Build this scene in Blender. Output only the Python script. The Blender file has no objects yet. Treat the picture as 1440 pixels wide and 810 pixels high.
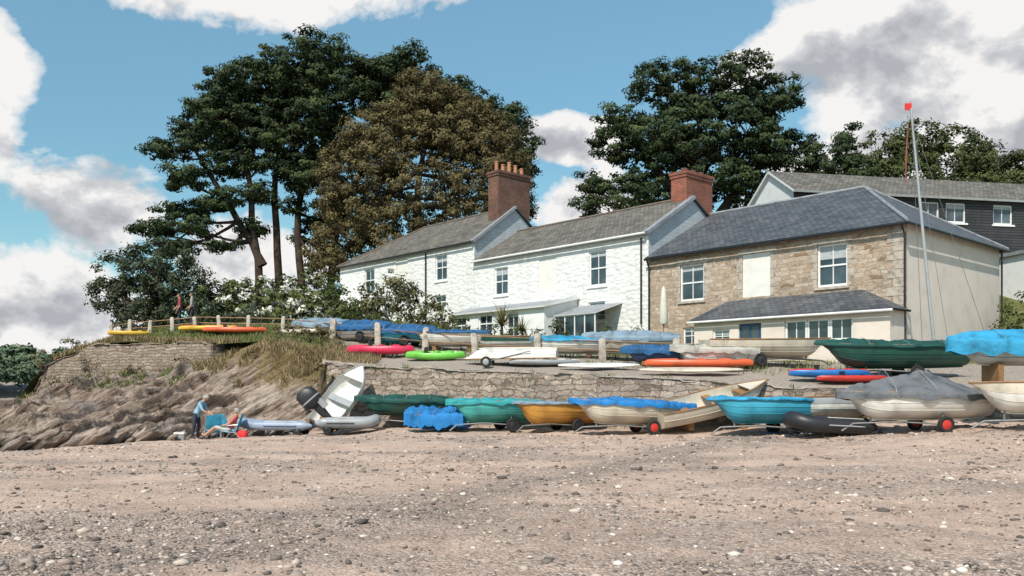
import bpy, bmesh, math, random
import numpy as np
from mathutils import Vector, Matrix, noise
random.seed(7); rng=np.random.default_rng(7)
R=math.radians
scene=bpy.context.scene
col=scene.collection

# ---------------------------------------------------------------- node helpers
def nd(nt,typ,ins=None,**props):
    n=nt.nodes.new(typ)
    for k,v in props.items(): setattr(n,k,v)
    for k,v in (ins or {}).items():
        s=n.inputs[k]
        if isinstance(v,bpy.types.NodeSocket): nt.links.new(v,s)
        elif isinstance(v,bpy.types.Node): nt.links.new(v.outputs[0],s)
        else:
            if s.type=='RGBA' and len(v)==3: v=(*v,1)
            s.default_value=v
    return n
def M(nt,op,a,b=0.0,c=0.0,clamp=False):
    return nd(nt,'ShaderNodeMath',{0:a,1:b,2:c},operation=op,use_clamp=clamp).outputs[0]
def ramp(nt,fac,stops,interp='LINEAR'):
    n=nd(nt,'ShaderNodeValToRGB',{0:fac}); cr=n.color_ramp; cr.interpolation=interp
    while len(cr.elements)<len(stops): cr.elements.new(.5)
    for e,(p,c) in zip(cr.elements,stops):
        e.position=p; e.color=(*c,1) if len(c)==3 else c
    return n.outputs[0]
def mixc(nt,fac,a,b,blend='MIX'):
    n=nt.nodes.new('ShaderNodeMix'); n.data_type='RGBA'; n.blend_type=blend
    for i,v in ((0,fac),(6,a),(7,b)):
        if isinstance(v,bpy.types.NodeSocket): nt.links.new(v,n.inputs[i])
        else:
            if i>0 and len(v)==3: v=(*v,1)
            n.inputs[i].default_value=v
    return n.outputs[2]
def newmat(name):
    m=bpy.data.materials.new(name); m.use_nodes=True
    nt=m.node_tree; nt.nodes.clear()
    out=nt.nodes.new('ShaderNodeOutputMaterial'); b=nt.nodes.new('ShaderNodeBsdfPrincipled')
    nt.links.new(b.outputs[0],out.inputs[0]); return m,nt,b
def coords(nt,kind='Object',scale=(1,1,1),rot=(0,0,0)):
    tc=nt.nodes.new('ShaderNodeTexCoord'); v=tc.outputs[kind]
    if any(rot): v=nd(nt,'ShaderNodeMapping',{0:v,'Rotation':rot}).outputs[0]
    return nd(nt,'ShaderNodeMapping',{0:v,'Scale':scale}).outputs[0]
def noise_t(nt,vec,scale,detail=5,rough=.55,dist=0):
    return nd(nt,'ShaderNodeTexNoise',{'Vector':vec,'Scale':scale,'Detail':detail,'Roughness':rough,'Distortion':dist}).outputs[0]
def setb(nt,b,color=None,rough=None,height=None,strength=.5,dist=.02,metal=None,spec=None):
    for k,v in (('Base Color',color),('Roughness',rough),('Metallic',metal),('Specular IOR Level',spec)):
        if v is None: continue
        if isinstance(v,bpy.types.NodeSocket): nt.links.new(v,b.inputs[k])
        else: b.inputs[k].default_value=(*v,1) if hasattr(v,'__len__') else v
    if height is not None:
        bp=nd(nt,'ShaderNodeBump',{'Height':height,'Strength':strength,'Distance':dist})
        nt.links.new(bp.outputs[0],b.inputs['Normal'])
_mc={}
def simple(name,c,rough=.55,var=.2,scale=3.0,bump=.2,dist=.01,metal=0,bscale=None,spec=.4):
    if name in _mc: return _mc[name]
    m,nt,b=newmat(name); v=coords(nt)
    n1=noise_t(nt,v,scale,5,.6); n2=noise_t(nt,v,bscale or scale*6,4,.6)
    dark=tuple(x*(1-var*1.6) for x in c); lite=tuple(min(.9,x*(1+var*.5)) for x in c)
    cc=ramp(nt,n1,[(.3,dark),(.5,c),(.72,lite)])
    setb(nt,b,cc,rough,n2,bump,dist,metal,spec); _mc[name]=m; return m
def attr_mat(name,stops,rough=.7,attr='tint',trans=0.0,spec=.25):
    m,nt,b=newmat(name)
    a=nd(nt,'ShaderNodeAttribute',attribute_name=attr)
    setb(nt,b,ramp(nt,a.outputs['Fac'],stops),rough,spec=spec)
    if trans: 
        tr=nd(nt,'ShaderNodeBsdfTranslucent',{'Color':ramp(nt,a.outputs['Fac'],stops)})
        mx=nd(nt,'ShaderNodeMixShader',{0:trans,1:b.outputs[0],2:tr.outputs[0]})
        out=[n for n in nt.nodes if n.type=='OUTPUT_MATERIAL'][0]; nt.links.new(mx.outputs[0],out.inputs[0])
    return m
def whitewash(name):
    m,nt,b=newmat(name); v=coords(nt)
    nz=nd(nt,'ShaderNodeTexNoise',{'Vector':v,'Scale':1.6,'Detail':3})
    v2=nd(nt,'ShaderNodeVectorMath',{0:v,1:nd(nt,'ShaderNodeVectorMath',{0:nz.outputs['Color'],'Scale':.3},operation='SCALE').outputs[0]},operation='ADD').outputs[0]
    ed=nd(nt,'ShaderNodeTexVoronoi',{'Vector':nd(nt,'ShaderNodeMapping',{0:v2,'Scale':(2.6,2.6,5.2)}).outputs[0],'Scale':1.0,'Randomness':.9})
    f=noise_t(nt,v,7,5,.65); st=noise_t(nt,coords(nt,'Object',(1.2,1.2,.25)),1.5,5,.6)
    c=ramp(nt,st,[(.32,(.66,.64,.60)),(.46,(.745,.735,.71)),(.7,(.78,.775,.76))])
    c=mixc(nt,.5,c,ramp(nt,f,[(.3,(.82,.81,.78)),(.5,(1,1,1))]),'MULTIPLY')
    c=mixc(nt,.5,c,ramp(nt,ed.outputs['Distance'],[(.4,(1,1,1)),(.75,(.80,.79,.77))]),'MULTIPLY')
    h=M(nt,'ADD',M(nt,'MULTIPLY',ed.outputs['Distance'],-1.4),M(nt,'MULTIPLY',f,.7))
    setb(nt,b,c,.85,h,.6,.045,spec=.2); return m
def rubble(name,cols,mortar,bw,bh,ax=(1,0),ms=.018,bump=.9,dst=.16,big=.5,ns=1.7):
    """rough courses of rubble: distorted courses with stone-to-stone colour changes; ax = direction of the wall in object x,y"""
    m,nt,b=newmat(name); v=coords(nt)
    s=nd(nt,'ShaderNodeSeparateXYZ',{0:v}).outputs
    al=M(nt,'ADD',M(nt,'MULTIPLY',s[0],ax[0]),M(nt,'MULTIPLY',s[1],ax[1]))
    n1=nd(nt,'ShaderNodeTexNoise',{'Vector':v,'Scale':ns,'Detail':4,'Roughness':.62})
    n1s=nd(nt,'ShaderNodeSeparateColor',{0:n1.outputs['Color']}).outputs
    al2=M(nt,'ADD',al,M(nt,'MULTIPLY',n1s[0],dst*3)); z2=M(nt,'ADD',s[2],M(nt,'MULTIPLY',n1s[1],dst*1.8))
    vec=nd(nt,'ShaderNodeCombineXYZ',{0:al2,1:z2,2:0.0}).outputs[0]
    br=nd(nt,'ShaderNodeTexBrick',{'Vector':vec,'Color1':(0,0,0),'Color2':(1,1,1),'Mortar':(.5,.5,.5),'Scale':1.0,'Mortar Size':ms,'Mortar Smooth':.6,'Brick Width':bw,'Row Height':bh},offset=.43,squash=1.7,squash_frequency=3)
    rv=nd(nt,'ShaderNodeTexVoronoi',{'Vector':nd(nt,'ShaderNodeMapping',{0:vec,'Scale':(.8/bw,.8/bh,1)}).outputs[0],'Scale':1.0})
    rc=nd(nt,'ShaderNodeSeparateColor',{0:rv.outputs['Color']}).outputs
    f=M(nt,'ADD',M(nt,'MULTIPLY',nd(nt,'ShaderNodeSeparateColor',{0:br.outputs[0]}).outputs[0],.6),M(nt,'MULTIPLY',rc[0],.4))
    n=len(cols); stone=ramp(nt,f,[(.08+.84*i/max(1,n-1),c) for i,c in enumerate(cols)])
    fine=noise_t(nt,v,11,5,.7)
    stone=mixc(nt,.6,stone,ramp(nt,fine,[(.3,(.4,.4,.4)),(.7,(1.2,1.17,1.15))]),'MULTIPLY')
    c=mixc(nt,M(nt,'MULTIPLY',br.outputs['Fac'],.85),stone,mortar)
    bigm=noise_t(nt,v,.4,5,.65)
    c=mixc(nt,big,c,ramp(nt,bigm,[(.35,(.5,.48,.46)),(.6,(1.08,1.06,1.04))]),'MULTIPLY')
    h=M(nt,'SUBTRACT',M(nt,'ADD',M(nt,'MULTIPLY',fine,.7),M(nt,'MULTIPLY',f,.8)),M(nt,'MULTIPLY',br.outputs['Fac'],1.0))
    setb(nt,b,c,.88,h,bump,.05,spec=.2); return m
def bricky(name,c1,c2,mortar,bw,bh,rough=.8,ms=.012,bump=.4,uvscale=1,var=.6):
    m,nt,b=newmat(name); v=coords(nt,'UV',(uvscale,)*3)
    br=nd(nt,'ShaderNodeTexBrick',{'Vector':v,'Color1':c1,'Color2':c2,'Mortar':mortar,'Scale':1.0,'Mortar Size':ms,'Mortar Smooth':.2,'Bias':0.0,'Brick Width':bw,'Row Height':bh})
    o=coords(nt); n=noise_t(nt,o,.9,6,.72); n2=noise_t(nt,o,14,4,.7)
    c=mixc(nt,var,br.outputs[0],ramp(nt,n,[(.32,(.45,.45,.45)),(.52,(1,1,1)),(.7,(1.5,1.42,1.25))]),'MULTIPLY')
    h=M(nt,'SUBTRACT',M(nt,'MULTIPLY',n2,.4),br.outputs['Fac'])
    setb(nt,b,c,rough,h,bump,.02,spec=.3); return m

# ---------------------------------------------------------------- mesh builder
class B:
    def __init__(s): s.v=[];s.f=[];s.m=[];s.mats=[]
    def mi(s,mat):
        if mat not in s.mats: s.mats.append(mat)
        return s.mats.index(mat)
    def face(s,pts,mat):
        i=len(s.v); s.v+= [tuple(p) for p in pts]; s.f.append(tuple(range(i,i+len(pts)))); s.m.append(s.mi(mat))
    def box(s,x0,x1,y0,y1,z0,z1,mat):
        i=len(s.v); s.v+=[(x,y,z) for z in (z0,z1) for y in (y0,y1) for x in (x0,x1)]
        for f in ((0,1,3,2),(4,6,7,5),(0,4,5,1),(2,3,7,6),(0,2,6,4),(1,5,7,3)):
            s.f.append(tuple(i+k for k in f)); s.m.append(s.mi(mat))
    def loft(s,rows,mat,closed=False,caps=False,matf=None):
        i=len(s.v); n=len(rows[0])
        for r in rows: s.v+=[tuple(p) for p in r]
        for a in range(len(rows)-1):
            for k in range(n if closed else n-1):
                q=(k+1)%n
                s.f.append((i+a*n+k,i+a*n+q,i+(a+1)*n+q,i+(a+1)*n+k)); s.m.append(s.mi(matf(a,k) if matf else mat))
        if caps:
            s.f.append(tuple(i+k for k in range(n))); s.m.append(s.mi(mat))
            e=i+(len(rows)-1)*n; s.f.append(tuple(e+k for k in range(n))); s.m.append(s.mi(mat))
    def tube(s,path,rad,mat,n=8):
        path=[Vector(p) for p in path]
        if not hasattr(rad,'__len__'): rad=[rad]*len(path)
        rows=[]
        for k,p in enumerate(path):
            d=(path[min(k+1,len(path)-1)]-path[max(k-1,0)]).normalized()
            up=Vector((0,0,1)) if abs(d.z)<.9 else Vector((1,0,0))
            a=d.cross(up).normalized(); b=d.cross(a)
            rows.append([p+(a*math.cos(t)+b*math.sin(t))*rad[k] for t in [2*math.pi*q/n for q in range(n)]])
        s.loft(rows,mat,True,True)
    def sq(s,secs,mat,n=14,e=.6):
        rows=[]
        for z,cx,cy,rx,ry in secs:
            r=[]
            for q in range(n):
                t=2*math.pi*q/n; c,si=math.cos(t),math.sin(t)
                r.append((cx+rx*math.copysign(abs(c)**e,c),cy+ry*math.copysign(abs(si)**e,si),z))
            rows.append(r)
        s.loft(rows,mat,True,True)
    def lathe(s,prof,mat,c=(0,0,0),axis='y',n=20):
        rows=[]
        for r,h in prof:
            rr=[]
            for q in range(n):
                t=2*math.pi*q/n
                if axis=='y': rr.append((c[0]+r*math.cos(t),c[1]+h,c[2]+r*math.sin(t)))
                else: rr.append((c[0]+r*math.cos(t),c[1]+r*math.sin(t),c[2]+h))
            rows.append(rr)
        s.loft(rows,mat,True,True)
    def xf(s,mtx,start=0):
        for i in range(start,len(s.v)): s.v[i]=tuple(mtx@Vector(s.v[i]))
    def make(s,name,parent=None,smooth=False,ang=40,loc=None,rot=None,merge=True):
        me=bpy.data.meshes.new(name); me.from_pydata(s.v,[],s.f)
        for m in s.mats: me.materials.append(m)
        me.polygons.foreach_set('material_index',s.m)
        bm=bmesh.new(); bm.from_mesh(me)
        if merge: bmesh.ops.remove_doubles(bm,verts=bm.verts,dist=1e-5)
        bmesh.ops.recalc_face_normals(bm,faces=bm.faces)
        uv=bm.loops.layers.uv.new('UVMap')
        for f in bm.faces:
            n=f.normal; h=Vector((0,0,1)).cross(n)
            h=h.normalized() if h.length>.05 else Vector((1,0,0))
            w=n.cross(h)
            for l in f.loops: l[uv].uv=(l.vert.co.dot(h),l.vert.co.dot(w))
        bm.to_mesh(me); bm.free()
        if smooth: me.shade_smooth(); me.set_sharp_from_angle(angle=R(ang))
        o=bpy.data.objects.new(name,me); col.objects.link(o)
        if parent: o.parent=parent
        if loc: o.location=loc
        if rot: o.rotation_euler=rot
        return o
def empty(name,loc=(0,0,0),rot=(0,0,0)):
    o=bpy.data.objects.new(name,None); col.objects.link(o); o.location=loc; o.rotation_euler=rot; o.empty_display_size=.3; return o
def npmesh(name,verts,faces_n,nv,mat,tint=None,parent=None,smooth=False):
    me=bpy.data.meshes.new(name); F=len(faces_n)
    me.vertices.add(len(verts)); me.vertices.foreach_set('co',np.ascontiguousarray(verts,dtype=np.float32).ravel())
    me.loops.add(F*nv); me.loops.foreach_set('vertex_index',faces_n.astype(np.int32).ravel())
    me.polygons.add(F); me.polygons.foreach_set('loop_start',np.arange(0,F*nv,nv,dtype=np.int32))
    me.update(calc_edges=True)
    if tint is not None:
        a=me.attributes.new('tint','FLOAT','POINT'); a.data.foreach_set('value',tint.astype(np.float32))
    me.materials.append(mat)
    if smooth: me.shade_smooth()
    o=bpy.data.objects.new(name,me); col.objects.link(o)
    if parent: o.parent=parent
    return o
def norm(a): return a/np.maximum(np.linalg.norm(a,axis=1,keepdims=True),1e-6)
def quads(c,n,size,asp=1.0):
    r=rng.normal(size=c.shape); a=norm(np.cross(n,r)); b=norm(np.cross(n,a))
    s=size[:,None]
    return np.stack([c+a*s*asp,c+b*s*.5,c-a*s*asp,c-b*s*.5],1).reshape(-1,3)

# ---------------------------------------------------------------- terrain heights
class RBF:
    def __init__(s,pts):
        p=np.array(pts,float); s.p=p[:,:2]; n=len(p)
        d=np.linalg.norm(s.p[:,None]-s.p[None],axis=2)
        A=np.zeros((n+3,n+3)); A[:n,:n]=d; A[:n,n]=1; A[:n,n+1:]=s.p; A[n,:n]=1; A[n+1:,:n]=s.p.T
        s.w=np.linalg.solve(A,np.concatenate([p[:,2],[0,0,0]]))
    def __call__(s,x,y):
        x=np.asarray(x,float); y=np.asarray(y,float); sh=x.shape
        q=np.stack([x.ravel(),y.ravel()],1)
        d=np.linalg.norm(q[:,None]-s.p[None],axis=2)
        return (d@s.w[:-3]+s.w[-3]+q@s.w[-2:]).reshape(sh)
terr=RBF([(-7.4,33.2,.78),(-2,31.2,.54),(3,29.3,.30),(6,28.1,.12),(8.55,27.2,-.12),(13,26.6,-.1),(17,26,-.1),(30,25,.0),(80,24,.5),
 (8.9,31,.62),(6.1,32,.75),(3.5,33,.9),(1,34,1.05),(-1.5,35,1.2),(-3.7,36.3,1.4),(-5.9,37.6,1.65),(-8.2,39,2.0),(-10.9,41,2.6),(-15,41,2.65),(-19,41,2.3),
 (15.2,33,.85),(10,38,1.1),(6.8,42,1.7),(2,46,2.4),(-2.3,51,3.2),(-8,57,4),(-13,64,4.6),(22,32,.6),(24,38,1.2),(35,40,2.4),
 (22,45,3),(32,50,5.5),(0,62,6),(-10,74,8),(-20,75,8.2),(-28,72,5.5),(16,64,8.5),(30,80,12),(50,80,13),(80,80,14),(0,90,10),(-25,95,7),(30,120,14),(-20,120,5),
 (-21,50,3.3),(-24.5,50,2.2),(-24.3,43.5,.3),(-27,46,-1.2),(-29,52,-1.5),(-28,58,2.0),(-33,60,-1.2),(-38,75,-2),(-45,95,-3),(-45,65,-4),(-32,75,4),
 (-21.7,40.6,1.2),(-20.5,40.2,1.5),(-19,40,1.85),(-16,39,1.85),(-13.4,38,1.75),(-10.8,37.2,1.9),(-9,36.3,1.75),(-7.7,34.7,1.25)])
wx=[-46,-30,-27,-24,-21.7,-19,-13.4,-10.8,-7.7,-7.4,8.55,17,80]
wy=[72,52,46.3,43,40.6,40.2,38,37,34.7,33.2,27.2,26,24]
def yw(x): return np.interp(x,wx,wy)
beach=RBF([(0,0,-1.7),(-10,8,-1.75),(10,8,-1.66),(0,18,-1.74),(-15,18,-2.0),(12,18,-1.5),(-16,28.5,-2.15),(-11,31,-1.98),(-7,31.5,-1.8),(-3,31,-1.55),
 (3,27.5,-1.6),(8,25.5,-1.5),(11,23.5,-1.3),(14,22.5,-1.18),(20,24,-.9),(-3,33,-1.45),(8,27.5,-1.3),(-25,25,-2.5),(-45,30,-3.4),(30,20,-1),(60,20,-.6),
 (-30,0,-2.4),(30,0,-1.5),(0,-30,-2.2),(-60,50,-4.5),(-25,40,-3),(60,45,-1),(0,45,-2)])
def gz(x,y): return float(terr(x,y))
def bz(x,y): return float(beach(x,y))

# ---------------------------------------------------------------- materials
def sand_mat():
    m,nt,b=newmat('shingle_sand'); v=coords(nt)
    st=coords(nt,'Object',(.13,.42,1),(0,0,R(12)))
    band=noise_t(nt,st,1.0,5,.62,.6)
    big=noise_t(nt,v,.5,4,.6); mid=noise_t(nt,v,4,5,.7); fin=noise_t(nt,v,38,4,.8)
    xyz=nd(nt,'ShaderNodeSeparateXYZ',{0:v}).outputs
    ln=M(nt,'ADD',M(nt,'SUBTRACT',M(nt,'MULTIPLY',xyz[0],.83),M(nt,'MULTIPLY',xyz[1],.55)),M(nt,'ADD',7.85,M(nt,'MULTIPLY',M(nt,'SUBTRACT',big,.5),5.0)))
    wrack=M(nt,'SUBTRACT',1.0,M(nt,'DIVIDE',M(nt,'ABSOLUTE',ln),1.5),0,True)
    c=ramp(nt,big,[(.3,(.49,.345,.27)),(.55,(.575,.42,.335)),(.75,(.63,.475,.39))])
    c=mixc(nt,.6,c,ramp(nt,mid,[(.3,(.72,.70,.68)),(.65,(1.1,1.1,1.1))]),'MULTIPLY')
    c=mixc(nt,.85,c,ramp(nt,fin,[(.34,(.38,.36,.34)),(.5,(.98,.98,.98)),(.66,(1.35,1.35,1.33))]),'MULTIPLY')
    vo=nd(nt,'ShaderNodeTexVoronoi',{'Vector':v,'Scale':30.0})
    peb=nd(nt,'ShaderNodeSeparateColor',{0:vo.outputs['Color']})
    pc=ramp(nt,peb.outputs[0],[(0,(.11,.09,.08)),(.35,(.28,.22,.19)),(.7,(.47,.37,.31)),(1,(.68,.6,.54))])
    bm=M(nt,'MAXIMUM',ramp(nt,band,[(.46,(0,0,0)),(.62,(1,1,1))]),wrack)
    pm=M(nt,'MULTIPLY',M(nt,'GREATER_THAN',peb.outputs[1],.4),M(nt,'ADD',M(nt,'MULTIPLY',bm,.75),.14))
    c=mixc(nt,pm,c,pc)
    c=mixc(nt,M(nt,'ADD',M(nt,'MULTIPLY',bm,.15),M(nt,'MULTIPLY',wrack,.28)),c,(.19,.15,.125))
    h=M(nt,'ADD',M(nt,'MULTIPLY',fin,.6),M(nt,'MULTIPLY',M(nt,'SUBTRACT',1.0,vo.outputs['Distance']),M(nt,'ADD',M(nt,'MULTIPLY',bm,.8),.2)))
    h=M(nt,'ADD',h,M(nt,'MULTIPLY',mid,1.2))
    setb(nt,b,c,.9,h,1.0,.032,spec=.12); return m
SAND=sand_mat()
def ground_mat():
    m,nt,b=newmat('turf_and_gravel'); v=coords(nt)
    a=nd(nt,'ShaderNodeAttribute',attribute_name='tint').outputs['Fac']
    n=noise_t(nt,v,.8,5,.65); f=noise_t(nt,v,14,5,.7)
    g=ramp(nt,n,[(.3,(.055,.07,.022)),(.5,(.11,.115,.04)),(.7,(.2,.165,.08))])
    gr=ramp(nt,f,[(.3,(.19,.16,.135)),(.6,(.38,.32,.27)),(.75,(.46,.40,.35))])
    c=mixc(nt,ramp(nt,M(nt,'ADD',a,M(nt,'MULTIPLY',M(nt,'SUBTRACT',n,.5),.8)),[(.42,(0,0,0)),(.58,(1,1,1))]),gr,g)
    setb(nt,b,c,.95,f,.8,.05,spec=.1); return m
def rock_mat():
    m,nt,b=newmat('slate_rock'); v=coords(nt)
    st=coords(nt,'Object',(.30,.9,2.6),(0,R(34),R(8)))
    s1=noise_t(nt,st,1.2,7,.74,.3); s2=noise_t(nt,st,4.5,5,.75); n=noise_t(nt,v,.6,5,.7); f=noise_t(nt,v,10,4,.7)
    c=ramp(nt,s1,[(.34,(.07,.052,.042)),(.42,(.24,.18,.145)),(.52,(.43,.335,.275)),(.66,(.62,.52,.44))])  # strata colours; the darkest bands also paint crevice shade along the ledges
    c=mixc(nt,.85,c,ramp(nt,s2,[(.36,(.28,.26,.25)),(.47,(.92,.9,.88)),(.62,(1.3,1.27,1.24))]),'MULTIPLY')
    c=mixc(nt,M(nt,'MULTIPLY',ramp(nt,n,[(.50,(0,0,0)),(.66,(1,1,1))]),.5),c,(.37,.345,.345))
    a=nd(nt,'ShaderNodeAttribute',attribute_name='tint').outputs['Fac']
    dry=ramp(nt,f,[(.3,(.09,.065,.03)),(.55,(.26,.19,.095)),(.75,(.36,.285,.16))])
    gm=ramp(nt,M(nt,'ADD',a,M(nt,'MULTIPLY',M(nt,'SUBTRACT',n,.5),1.3)),[(.45,(0,0,0)),(.6,(1,1,1))])
    c=mixc(nt,gm,c,dry)
    z=nd(nt,'ShaderNodeSeparateXYZ',{0:v}).outputs[2]
    c=mixc(nt,ramp(nt,M(nt,'ADD',M(nt,'MULTIPLY',z,.5),M(nt,'ADD',M(nt,'MULTIPLY',n,.6),.78)),[(.0,(.8,.8,.8)),(.2,(0,0,0))]),c,(.10,.082,.06))
    h=M(nt,'ADD',M(nt,'MULTIPLY',s1,1.5),M(nt,'MULTIPLY',s2,.9))
    setb(nt,b,c,.92,h,1.0,.2,spec=.15); return m
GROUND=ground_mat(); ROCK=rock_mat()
SEAWALL=rubble('seawall_rubble',[(.19,.145,.115),(.41,.32,.26),(.30,.25,.215),(.50,.41,.335),(.35,.265,.215),(.56,.47,.39)],(.17,.13,.105),.44,.2,(.94,-.35),.018,1.0,.26,.4,2.1)
OLDWALL=rubble('old_wall_rubble',[(.22,.165,.13),(.41,.32,.25),(.3,.245,.2),(.49,.39,.31)],(.16,.125,.1),.4,.14,(.97,-.25),.014,1.0,.18,.4,2)
COTTSTONE=rubble('cottage_rubble',[(.30,.205,.135),(.53,.415,.31),(.37,.285,.215),(.60,.50,.40),(.45,.32,.22),(.64,.56,.47)],(.50,.42,.345),.38,.18,(1,1),.014,.8,.19,.35)
WHITEWASH=whitewash('whitewashed_stone')
SLATE=bricky('roof_slate',(.065,.072,.083),(.12,.125,.135),(.025,.025,.03),.3,.22,.5,.014,.7)
SLATE2=bricky('weathered_slate',(.11,.102,.09),(.195,.175,.15),(.045,.04,.035),.3,.22,.75,.016,.7)
HANG=bricky('slate_hung_gable',(.41,.445,.48),(.48,.51,.535),(.31,.34,.37),.26,.2,.6,.01,.3,1,.25)
BRICK=bricky('chimney_brick',(.34,.085,.05),(.22,.06,.04),(.25,.17,.13),.23,.08,.85,.012,.5)
BRICKD=bricky('sooty_brick',(.19,.08,.055),(.11,.05,.038),(.18,.13,.1),.23,.08,.85,.012,.5)
CLAD=bricky('dark_cladding',(.045,.045,.048),(.06,.06,.062),(.015,.015,.016),4,.16,.6,.02,.5)
CREAM=simple('cream_render',(.70,.61,.53),.85,.09,1.0,.25,.01,bscale=30)
WHITE=simple('white_paint',(.77,.765,.745),.5,.08,2,.1)
PANELW=simple('blocked_window_render',(.73,.70,.645),.8,.08,2,.15)
GRANITE=simple('granite',(.44,.38,.32),.85,.35,4,.6,.02,bscale=22)
BLACKP=simple('black_gutter',(.02,.02,.022),.35,.1)
LEAD=simple('lead_flashing',(.26,.27,.29),.5,.25)
TERRA=simple('terracotta_pot',(.45,.2,.11),.8,.2)
RIDGE=simple('weathered_ridge_tile',(.17,.13,.10),.8,.3)
CURTAIN=simple('net_curtain',(.40,.42,.43),.9,.15,6)
def glass_mat():
    m,nt,b=newmat('window_glass'); v=coords(nt)
    n=noise_t(nt,v,.9,3,.5)
    setb(nt,b,ramp(nt,n,[(.35,(.018,.026,.032)),(.55,(.05,.068,.08)),(.7,(.11,.135,.15))]),.06,noise_t(nt,v,2,2),.12,.02,spec=.9); return m
GLASS=glass_mat()
RUBBER=simple('tyre_rubber',(.018,.018,.018),.8,.2)
STEEL=simple('galvanised_steel',(.18,.18,.18),.55,.25,metal=.4)
ALU=simple('mast_aluminium',(.5,.5,.5),.35,.1,metal=.6)
def paint(name,c,rough=.38): return simple('paint_'+name,c,rough,.22,1.8,.1,spec=.45)
def cloth(name,c): return simple('tarp_'+name,c,.7,.32,1.8,.9,.05,bscale=5,spec=.25)
P=dict(white=paint('white',(.68,.65,.60)),cream=paint('cream',(.58,.51,.41)),teal=paint('teal',(.06,.33,.30)),orange=paint('orange',(.52,.25,.05)),
 green=paint('dark_green',(.018,.08,.06)),sky=paint('sky_blue',(.05,.33,.46)),red=paint('red',(.5,.035,.025)),pink=paint('pink_red',(.60,.03,.08)),
 lime=paint('lime',(.16,.50,.07)),oran=paint('orange_red',(.62,.11,.04)),yel=paint('yellow',(.66,.40,.05)),navy=paint('navy',(.03,.06,.14)),
 grey=paint('grey',(.29,.30,.31)),blue=paint('blue',(.02,.14,.40)),wood=simple('varnished_wood',(.27,.14,.06),.45,.3,3,.1),black=paint('black',(.022,.022,.025),.45),
 bluegrey=paint('blue_grey',(.26,.31,.40)))
C=dict(blue=cloth('blue',(.02,.17,.43)),dkblue=cloth('deep_blue',(.025,.10,.23)),green=cloth('green',(.014,.07,.06)),teal=cloth('teal',(.035,.28,.29)),
 grey=cloth('grey',(.13,.135,.145)),ltblue=cloth('light_blue',(.035,.27,.46)),bluegrey=cloth('blue_grey',(.20,.27,.33)),cream=cloth('cream',(.42,.40,.36)))

# ---------------------------------------------------------------- beach, sea, land
def grid(xs,ys,fz,name,mat):
    X,Y=np.meshgrid(xs,ys); Z=fz(X,Y)
    nx,ny=len(xs),len(ys); v=np.stack([X,Y,Z],2).reshape(-1,3)
    idx=np.arange(nx*ny).reshape(ny,nx)
    f=np.stack([idx[:-1,:-1],idx[:-1,1:],idx[1:,1:],idx[1:,:-1]],2).reshape(-1,4)
    return npmesh(name,v,f,4,mat,None,None,True)
def fbm(x,y,s,seed=0):
    out=np.zeros(x.size); xr=x.ravel(); yr=y.ravel()
    for i in range(xr.size): out[i]=noise.fractal(Vector((xr[i]*s,yr[i]*s,seed)),1.0,2.0,4)
    return out.reshape(x.shape)
def bump_b(X,Y): return fbm(X,Y,.6)*.07+fbm(X,Y,2.2,5)*.028
bx=np.concatenate([np.linspace(-70,-26,24)[:-1],np.linspace(-26,22,260),np.linspace(22,70,24)[1:]])
by=np.concatenate([np.linspace(-35,5,14)[:-1],np.linspace(5,33,190),np.linspace(33,45,10)[1:]])
grid(bx,by,lambda X,Y:beach(X,Y)+bump_b(X,Y),'shingle_beach',SAND)
m,nt,b=newmat('estuary_water'); v=coords(nt)
setb(nt,b,(.05,.10,.10),.12,noise_t(nt,v,.8,5,.6),.5,.1,spec=.6)
s=B(); s.face([(-4000,-4000,-3.0),(4000,-4000,-3.0),(4000,4000,-3.0),(-4000,4000,-3.0)],m); s.make('sea')
xs=np.concatenate([np.linspace(-46,-25,22)[:-1],np.linspace(-25,20,190),np.linspace(20,80,40)[1:]])
ss=np.concatenate([np.linspace(0,12,50),np.linspace(12,90,70)[1:]])
X,S_=np.meshgrid(xs,ss); Y=yw(X)+S_; Z=terr(X,Y)+fbm(X,Y,.7,3)*.10*np.clip(S_/2,0,1)
t=np.clip((S_-6)/2.5,0,1); t=np.where(X<-8,1,t); t=np.where(S_>30,1,t)
idx=np.arange(X.size).reshape(X.shape)
npmesh('grassy_hill',np.stack([X,Y,Z],2).reshape(-1,3),np.stack([idx[:-1,:-1],idx[:-1,1:],idx[1:,1:],idx[1:,:-1]],2).reshape(-1,4),4,GROUND,t.ravel(),None,True)
# cliff of tilted slate beds
cb=np.array([(-33,27,-3.2),(-22,27.2,-2.7),(-18.5,28.0,-2.45),(-16.3,28.6,-2.3),(-14,29.6,-2.25),(-12.6,31,-2.2),(-11.2,32.2,-2.15),(-9.3,32.5,-2.1),(-7.3,32.4,-1.9),(-6.7,32.5,-1.9)])
ct=np.array([(-36,58,-2.6),(-27,46.2,-1.3),(-23.8,43.0,-.75),(-21.8,40.2,-.1),(-19,39.7,.45),(-16,38.8,.55),(-13.4,37.5,.95),(-10.6,36.9,1.95),(-7.6,34.4,1.35),(-6.9,33.6,.85)])
NC,NR=480,190
ci=np.linspace(0,len(cb)-1,NC)
def il(a,t): return np.stack([np.interp(t,np.arange(len(a)),a[:,k]) for k in range(3)],1)
bo=il(cb,ci); to=il(ct,ci); verts=[];tint=[]
def saw(f):
    a=f-math.floor(f)
    return (1-a) if a>.12 else a/.12*.88
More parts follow.
